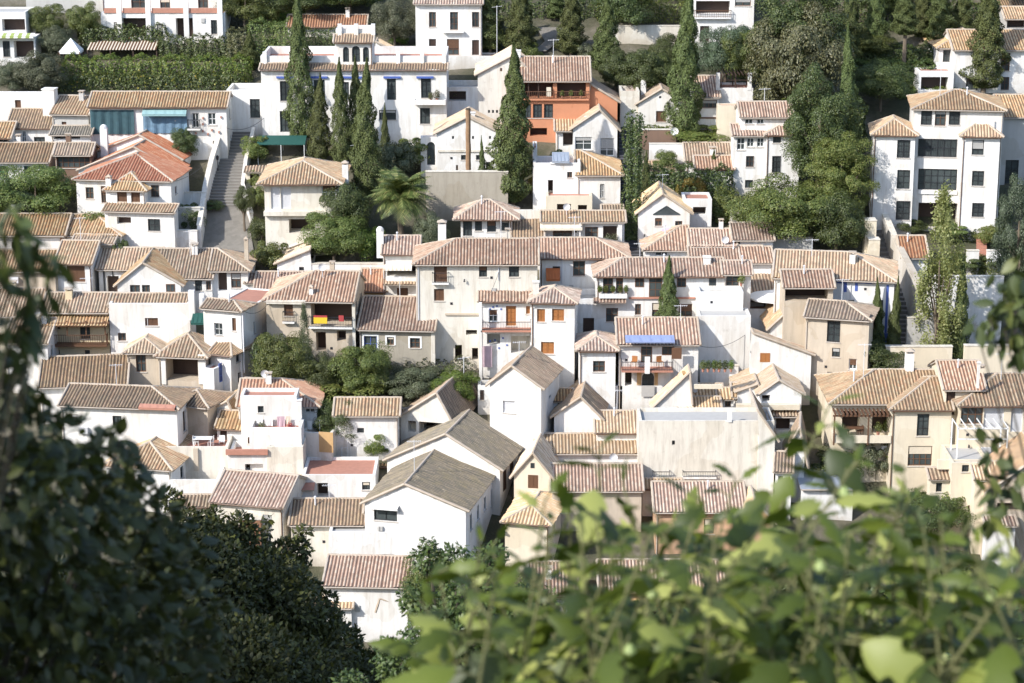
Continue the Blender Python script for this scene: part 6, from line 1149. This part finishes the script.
def aerial(key, t, desc, dishy=False):
    v = VOL[key]; u = v.W*t; w_ = min(v.D*.5, 3); q = v.O + v.e*u + v.i*w_; loc = Vector((q.x, q.y, v.O.z+v.zr-.1))
    if dishy:
        o = thing('satellite_dish', 'small pale satellite dish on the roof of the '+desc, 'satellite dish', loc); b = MB(); n = 12; prev = None
        for i in range(4):
            rr = .36*i/3; ring = [(rr*math.cos(2*math.pi*k/n), -.14*(i/3)**2-.05, .75+rr*math.sin(2*math.pi*k/n)) for k in range(n)]
            if prev:
                for k in range(n): b.poly([prev[k], prev[(k+1)%n], ring[(k+1)%n], ring[k]])
            prev = ring
        b.build('dish', M['blind'], o); b = MB(); b.tube([(0,0,-.3),(0,0,.8)], .03, 5); b.tube([(0,-.05,.45),(0,-.5,.7)], .015, 4); b.build('bracket', M['blind'], o)
    else:
        o = thing('antenna', 'thin roof aerial on the '+desc, 'antenna', loc); H = 2.2+.8*math.sin(t*20+len(desc)); b = MB(); b.tube([(0,0,-.3),(0,0,H)], .03, 5); b.build('mast', M['blind'], o); b = MB(); b.tube([(-.6,.1,H-.15),(.6,-.1,H-.05)], .018, 4)
        for k in range(7): x = -.5+.17*k; b.tube([(x,-.28,H-.14),(x,.28,H-.12)], .012, 4)
        b.build('aerial', M['blind'], o)
for k, t, ds in [('cream_town_house',.7,'tall cream and white town house'),('long_white_house',.35,'long white house behind the small cypress'),('middle_house',.4,'house with the terracotta window box'),('gable_house',.5,'gable with the ochre shutter'),('balcony_house',.6,'yellow house with the wooden balcony'),('wide_house',.6,'wide house below the broad steps'),('garden_stone_house',.5,'stone house above the garden'),('moorish_house',.8,'house with the blue awning'),('white_gable_house',.4,'white gable with the blocked window'),('grey_roof_house',.4,'grey roofed house with the shop blind'),
 ('porch_villa',.3,'cream villa with the slatted porch'),('blind_villa',.5,'villa with the white roller blinds'),('blue_trim_house',.3,'blue trimmed house'),('attic_gallery_house',.5,'beige house with the attic gallery'),('three_storey_house',.5,'tall house with the two tier roof'),('orange_house',.5,'orange house'),('corner_house',.4,'corner house with the brown shade'),('gallery_tower',.5,'open roof gallery tower'),('worn_roof_house',.5,'worn grey brown roof'),('terracotta_roof_house',.5,'bleached red roofs in two steps'),('tower_house',.3,'big white four storey house'),('triangle_window_house',.5,'gable with the triangular opening')]: aerial(k, t, ds)
for k, t, ds in [('terraced_house',.3,'house with the orange balcony door'),('flag_balcony_house',.6,'house with the flag'),('red_hip_house',.3,'faded red hipped house'),('striped_roof_house',.7,'striped roof over the beige wall'),('low_tiled_house',.5,'low house with the level pink roof'),('chimney_house',.6,'house with the cream chimney'),('leaning_gable_house',.5,'low gable above the slanting edge'),('white_gallery_house',.3,'gallery house with white awnings')]: aerial(k, t, ds, True)
# ------------------------------------------------------------------ foreground plants (real size, a few metres from the viewer)
def template_leaves(Tv, Tf, P, X, Nn, size):
    """copies of a leaf template: x along the leaf, z its upper side"""
    X = nrm(X); Nn = Nn - (Nn*X).sum(1, keepdims=True)*X; Nn = nrm(Nn); Yv = np.cross(Nn, X); s = (np.asarray(size)*np.ones(len(P)))[:, None, None]
    v = P[:, None, :] + s*(Tv[None, :, 0:1]*X[:, None] + Tv[None, :, 1:2]*Yv[:, None] + Tv[None, :, 2:3]*Nn[:, None]); k = len(Tv)
    f = (Tf[None] + (np.arange(len(P))*k)[:, None, None]).reshape(-1, 3); return v.reshape(-1, 3), f
def leaf_template(half, bend=.25, fold=.3):
    """half = outline points (t, halfwidth) from base to tip"""
    v = []; f = []; m = len(half)
    for t, w in half:
        z = -bend*t*t
        v += [(t, 0, z), (t, w, z-fold*w + .25*w*w), (t, -w, z-fold*w + .25*w*w)]
    for i in range(m-1):
        a, b = 3*i, 3*i+3
        f += [(a, b, b+1), (a, b+1, a+1), (a, a+2, b+2), (a, b+2, b)]
    return np.array(v), np.array(f)
OVAL = leaf_template([(0,.01),(.12,.14),(.3,.24),(.5,.26),(.72,.19),(.9,.08),(1,.005)])
FIG = leaf_template([(0,.01),(.05,.10),(.15,.19),(.27,.25),(.36,.28),(.41,.19),(.46,.16),(.56,.21),(.65,.22),(.71,.14),(.76,.12),(.85,.10),(.94,.05),(1,.005)], .45, .35)
LANCE = leaf_template([(0,.01),(.1,.08),(.3,.15),(.55,.15),(.8,.08),(1,.004)], .35, .3)
LM['fig'] = leafmat('fig_foliage', (.02,.036,.005), (.125,.165,.018), (.38,.40,.11), .3, .5)  # palest leaf tone is raised to paint in sunlit highlights
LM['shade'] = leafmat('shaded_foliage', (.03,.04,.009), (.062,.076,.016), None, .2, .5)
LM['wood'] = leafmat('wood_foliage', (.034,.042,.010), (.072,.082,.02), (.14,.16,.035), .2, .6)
def near_tree(name, label, cat, clumps, tmpl, ls, dens, mat, base, seed, group=None, branch=.03, droop=.3, thin=.45):
    """clumps = (px, py, distance, radius); base = (px, distance) of the trunk"""
    r = np.random.default_rng(seed); b0 = at(base[0], 341, base[1]); b0.z = terr(b0.x, b0.y) - .3; th = thing(name, label, cat, b0, 0, group)
    Ps, Xs, Ns, Ss = [], [], [], []; tb = MB(); cs = []
    for px, py, Y, rad in clumps:
        c = at(px, py, Y) - b0; cs.append((c, rad)); n = max(6, int(dens*rad**2.2)); u = sph(n, r); rr = rad*(thin + (1-thin)*r.random(n))[:, None]
        P = np.array(c) + u*rr*np.array([1, 1, .9]); Ps.append(P); X = u*.8 + r.normal(size=(n, 3))*.7; X[:, 2] -= droop; Xs.append(X)
        N_ = u*.4 + r.normal(size=(n, 3))*.5; N_[:, 2] += .8; Ns.append(N_); Ss.append(ls*(.65+.6*r.random(n)))
    v, f = template_leaves(*tmpl, np.concatenate(Ps), np.concatenate(Xs), np.concatenate(Ns), np.concatenate(Ss))
    link(bpy.data.objects.new('crown', np_mesh('crown', v, f, [LM[mat]])), th)
    top = max(c.z for c, _ in cs); mean = sum((c for c, _ in cs), Vector())/len(cs); fork = Vector((mean.x*.3, mean.y*.3, mean.z*.55))
    tb.tube([(0,0,-.5), fork*.5, fork], [branch*3.2, branch*2.6, branch*2], 7)
    for c, rad in cs:
        mid = fork.lerp(c, .5) + Vector((0, 0, .12*(c-fork).length*.3)); tb.tube([fork, mid, c], [branch*1.2, branch*.7, branch*.25], 5)
    tb.build('trunk', BARKD, th); return th
# dark tree at the left edge, close to the viewer, with hanging sprays
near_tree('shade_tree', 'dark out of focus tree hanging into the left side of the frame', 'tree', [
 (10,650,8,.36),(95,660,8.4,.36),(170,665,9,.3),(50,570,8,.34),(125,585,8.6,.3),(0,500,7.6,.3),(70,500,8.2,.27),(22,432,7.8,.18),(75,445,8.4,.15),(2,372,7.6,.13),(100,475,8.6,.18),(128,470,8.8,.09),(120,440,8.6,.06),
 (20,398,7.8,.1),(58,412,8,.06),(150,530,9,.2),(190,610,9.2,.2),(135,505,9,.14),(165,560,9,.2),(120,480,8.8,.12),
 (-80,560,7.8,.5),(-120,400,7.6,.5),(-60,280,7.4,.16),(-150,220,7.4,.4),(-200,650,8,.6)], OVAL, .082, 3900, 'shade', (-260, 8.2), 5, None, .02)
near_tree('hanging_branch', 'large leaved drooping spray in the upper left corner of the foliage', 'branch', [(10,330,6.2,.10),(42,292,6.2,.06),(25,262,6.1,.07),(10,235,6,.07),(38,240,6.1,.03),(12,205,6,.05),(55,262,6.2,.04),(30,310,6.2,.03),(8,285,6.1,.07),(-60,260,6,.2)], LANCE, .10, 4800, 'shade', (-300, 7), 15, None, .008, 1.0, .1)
# lower, farther trees on the shaded near slope
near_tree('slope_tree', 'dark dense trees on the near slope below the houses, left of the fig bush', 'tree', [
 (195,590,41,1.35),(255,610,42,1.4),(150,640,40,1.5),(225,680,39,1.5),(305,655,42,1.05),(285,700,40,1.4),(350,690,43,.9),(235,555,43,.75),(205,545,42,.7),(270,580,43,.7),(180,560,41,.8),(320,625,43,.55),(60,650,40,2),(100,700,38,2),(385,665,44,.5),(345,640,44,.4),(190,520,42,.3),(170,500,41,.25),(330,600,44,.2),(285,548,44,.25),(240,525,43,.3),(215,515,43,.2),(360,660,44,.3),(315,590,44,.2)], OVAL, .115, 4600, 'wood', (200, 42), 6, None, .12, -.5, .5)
near_tree('ivy_column', 'slim ivy clad stem standing out of the dark trees', 'tree', [(265,566,44,.2),(266,548,44,.17),(265,532,44,.13),(267,520,44,.08)], OVAL, .13, 5200, 'wood', (266, 44), 7, None, .03, .1, .3)
near_tree('ivy_column', 'broken ivy clad post beside the slim ivy stem', 'tree', [(300,588,44,.24),(301,566,44,.22),(303,548,44,.19),(299,536,44,.13),(306,530,44,.1)], OVAL, .13, 4600, 'wood', (301, 44), 8, None, .04, .1, .3)
near_tree('small_leaved_tree', 'small leaved tree between the dark slope trees and the fig bush', 'tree', [(440,640,26,.5),(470,600,26,.42),(420,600,27,.3),(455,560,27,.25),(425,560,27,.2),(428,545,27,.12),(500,650,26,.5),(400,660,27,.4),(490,560,26,.25),(530,610,26,.4),(580,640,26,.5),(350,690,27,.3)], OVAL, .07, 8000, 'dark', (470, 26), 9, None, .06, .2, .5)
near_tree('slope_shrubs', 'dark shrubs filling the slope behind the fig leaves', 'tree', [(640,690,24,.8),(740,690,24,.8),(850,690,24,.8),(950,690,24,.8),(700,640,25,.5),(820,640,25,.6),(920,640,25,.6),(1010,650,25,.7),(560,690,24,.6),(990,600,26,.4),(880,600,26,.35)], OVAL, .14, 1500, 'dark', (800, 24), 10, None, .06, .2, .5)
# branches reaching in from the right
near_tree('overhanging_tree', 'dark leafy sprays of a near tree reaching in from the right edge', 'tree', [(1018,300,9,0.158),(1005,330,9,0.105),(990,318,9,0.070),(1012,270,9,0.088),(1020,350,9,0.088),(985,440,9,0.079),(1000,455,9,0.052),(988,478,9,0.070),(1000,490,9,0.088),(1010,505,9,0.061),(1014,480,9,0.052),(992,520,9,0.044),(1060,320,9,0.245),(1060,470,9,0.210),(975,322,9,0.044)], OVAL, .085, 2600, 'dark', (1330, 9.2), 12, None, .012, .8, .2)
def fig_bush():
    r = np.random.default_rng(21); q = random.Random(5); b0 = at(740, 341, 5.6); b0.z = terr(b0.x, b0.y) - .2
    th = thing('fig_bush', 'big out of focus fig bush with lobed sunlit leaves in the right foreground', 'bush', b0); tb = MB(); P, X, Nn, S = [], [], [], []; fruits = []
    edge = [(400,600),(430,568),(470,545),(520,520),(560,512),(600,505),(650,512),(700,505),(760,530),(800,505),(840,482),(880,478),(920,480),(960,512),(1000,540),(1060,540)]
    def ey(x):
        for a, b in zip(edge[:-1], edge[1:]):
            if a[0] <= x <= b[0]: return a[1]+(b[1]-a[1])*(x-a[0])/(b[0]-a[0])
        return 560
    tips = [(545, 500, 6.5), (600, 452, 7.0), (625, 492, 6.6), (700, 500, 6.2), (735, 480, 7.8), (760, 530, 5.9), (830, 405, 7.5), (850, 470, 6.2), (905, 482, 6.2), (862, 455, 6.5), (660, 520, 5.8), (480, 548, 6.2), (440, 572, 6.6), (965, 530, 6.2), (1010, 550, 6.0), (910, 500, 8.0), (580, 520, 6.0), (800, 512, 6.5)]
    for k in range(105):
        x = q.uniform(425, 1040); y = ey(x) + 12 + abs(q.gauss(0, 70)); tips.append((x, min(y, 740), q.uniform(5.4, 8.8)))
    for i, (px, py, Y) in enumerate(tips):
        tip = at(px, py, Y) - b0; root = Vector((tip.x*.8 + q.uniform(-.7,.7), tip.y*.8 + q.uniform(-.5,.5), max(.3, tip.z - q.uniform(.9, 1.4)))); mid = root.lerp(tip, .55) + Vector((q.uniform(-.1,.1), q.uniform(-.1,.1), 0))
        tb.tube([(0,0,0), root*.5+Vector((0,0,-.1)), root, mid, tip], [.012,.009,.007,.0055,.0035], 5)
        slim = i in (1, 4, 6, 15); n = 10 if slim else q.randint(12, 18); L = .34 if slim else .9
        for j in range(n):
            t = j/n; c = tip.lerp(mid, min(1, t*L/max(.2, (tip-mid).length))); a = j*2.4+i; el = .75 - 1.25*t + q.uniform(-.3,.3)
            dr = Vector((math.cos(a)*math.cos(el), math.sin(a)*math.cos(el), math.sin(el))); pl = (.04+.08*t)*q.uniform(.7,1.2)
            e = c + dr*pl; tb.tube([c, e], [.004,.003], 4); P.append(e); X.append(dr + Vector((q.gauss(0,.2),q.gauss(0,.2),-.1-.75*t))); Nn.append(Vector((q.gauss(0,.6),q.gauss(0,.6),.9)) - dr*.15)
            S.append((.085+.135*min(1, t*2+.1))*q.choice([.55,.75,.9,1.0,1.1,1.25])*(.75 if Y < 5.8 and py > 600 else 1)*(.9 if slim else 1)*.92)
        if q.random() < .2 and not slim: fc = tip.lerp(mid, .12) + Vector((.02,-.02,0)); fruits.append(fc)
    v, f = template_leaves(*FIG, np.array(P), np.array(X), np.array(Nn), np.array(S)); me = np_mesh('foliage', v, f, [LM['fig']]); link(bpy.data.objects.new('foliage', me), th)
    tb.build('branches', plain('fig_bark', (.13,.13,.05), .8), th); fm = plain('unripe_figs', (.24,.30,.09), .5)
    for fc in fruits: fb = MB(); fb.tube([fc+Vector((0,0,.022)), fc+Vector((0,0,.014)), fc, fc-Vector((0,0,.014))], [.004,.012,.019,.009], 7); fb.build('fig', fm, th, smooth=True)
fig_bush()
# unseen wood added outside the frame on the left to shade the near slope
def woodland():
    r = np.random.default_rng(31); V_, F_ = [], []; o = 0
    for x, y, zt, w, n in [(-7.4,3.2,72.1,6.0,9000),(-24,33,71,11,9000),(-33,29,72,12,9000),(-30,38,66,11,9000),(-20,27,70,9,8000),(-42,36,70,12,8000),(-36,46,62,11,8000)]:
        g = terr(x, y); h = zt-g; me = PROTO['broad', int(abs(x)) % 4]; a = np.empty(len(me.vertices)*3, np.float32); me.vertices.foreach_get('co', a); a = a.reshape(-1, 3)*np.array([w/6, w/6, min(h*.75, w*1.3)/5.2]) + np.array([x, y, zt-min(h*.75, w*1.3)/2])
        nf = len(me.polygons); fi = np.empty(nf*3, np.int32); me.loops.foreach_get('vertex_index', fi); V_.append(a); F_.append(fi.reshape(-1, 3)+o); o += len(a)
        rr = .25; ring = np.array([[x+rr*math.cos(k*1.047), y+rr*math.sin(k*1.047), z] for z in (g-.5, zt-1) for k in range(6)]); V_.append(ring)
        F_.append(np.array([[k, (k+1) % 6, 6+k] for k in range(6)]+[[(k+1) % 6, 6+(k+1) % 6, 6+k] for k in range(6)])+o); o += 12
    ob = bpy.data.objects.new('woodland', np_mesh('woodland', np.concatenate(V_), np.concatenate(F_), [LM['wood']])); link(ob); props(ob, 'unseen wood beside the viewpoint, added to shade the near slope', 'wood', kind='stuff')
woodland()
# ------------------------------------------------------------------ camera, light, world
cam = bpy.data.cameras.new('camera'); co = bpy.data.objects.new('camera', cam); COL.objects.link(co)
co.location = CAM; co.rotation_euler = (R(90)-PITCH, 0, 0); cam.sensor_width = 36; cam.lens = FPX/1024*36; cam.clip_end = 3000; cam.clip_start = .2
cam.dof.use_dof = True; cam.dof.focus_distance = 205; cam.dof.aperture_fstop = cam.lens/19.0
scene.camera = co
AZ, EL = R(50), R(36)   # the sun stands behind the viewer's left shoulder
sdir = Vector((-math.sin(AZ)*math.cos(EL), -math.cos(AZ)*math.cos(EL), math.sin(EL)))
sl = bpy.data.lights.new('sun', 'SUN'); sl.energy = 2.8; sl.angle = R(.5); sl.color = (1, .965, .91)
so = bpy.data.objects.new('sun', sl); COL.objects.link(so); so.rotation_euler = (-sdir).to_track_quat('-Z', 'Y').to_euler(); so.location = (0, 0, 200)
w = bpy.data.worlds.new('World'); scene.world = w; w.use_nodes = True; nt = w.node_tree
sk = nt.nodes.new('ShaderNodeTexSky'); sk.sky_type = 'NISHITA'; sk.sun_disc = False; sk.sun_elevation = EL; sk.sun_rotation = math.atan2(sdir.x, sdir.y)
nt.links.new(sk.outputs[0], nt.nodes['Background'].inputs[0]); nt.nodes['Background'].inputs[1].default_value = .15
scene.view_settings.view_transform = 'Standard'; scene.view_settings.look = 'None'; scene.view_settings.exposure = .97; scene.view_settings.gamma = 1
scene.cycles.max_bounces = 6; scene.cycles.diffuse_bounces = 3; scene.cycles.transmission_bounces = 3; scene.cycles.use_denoising = True
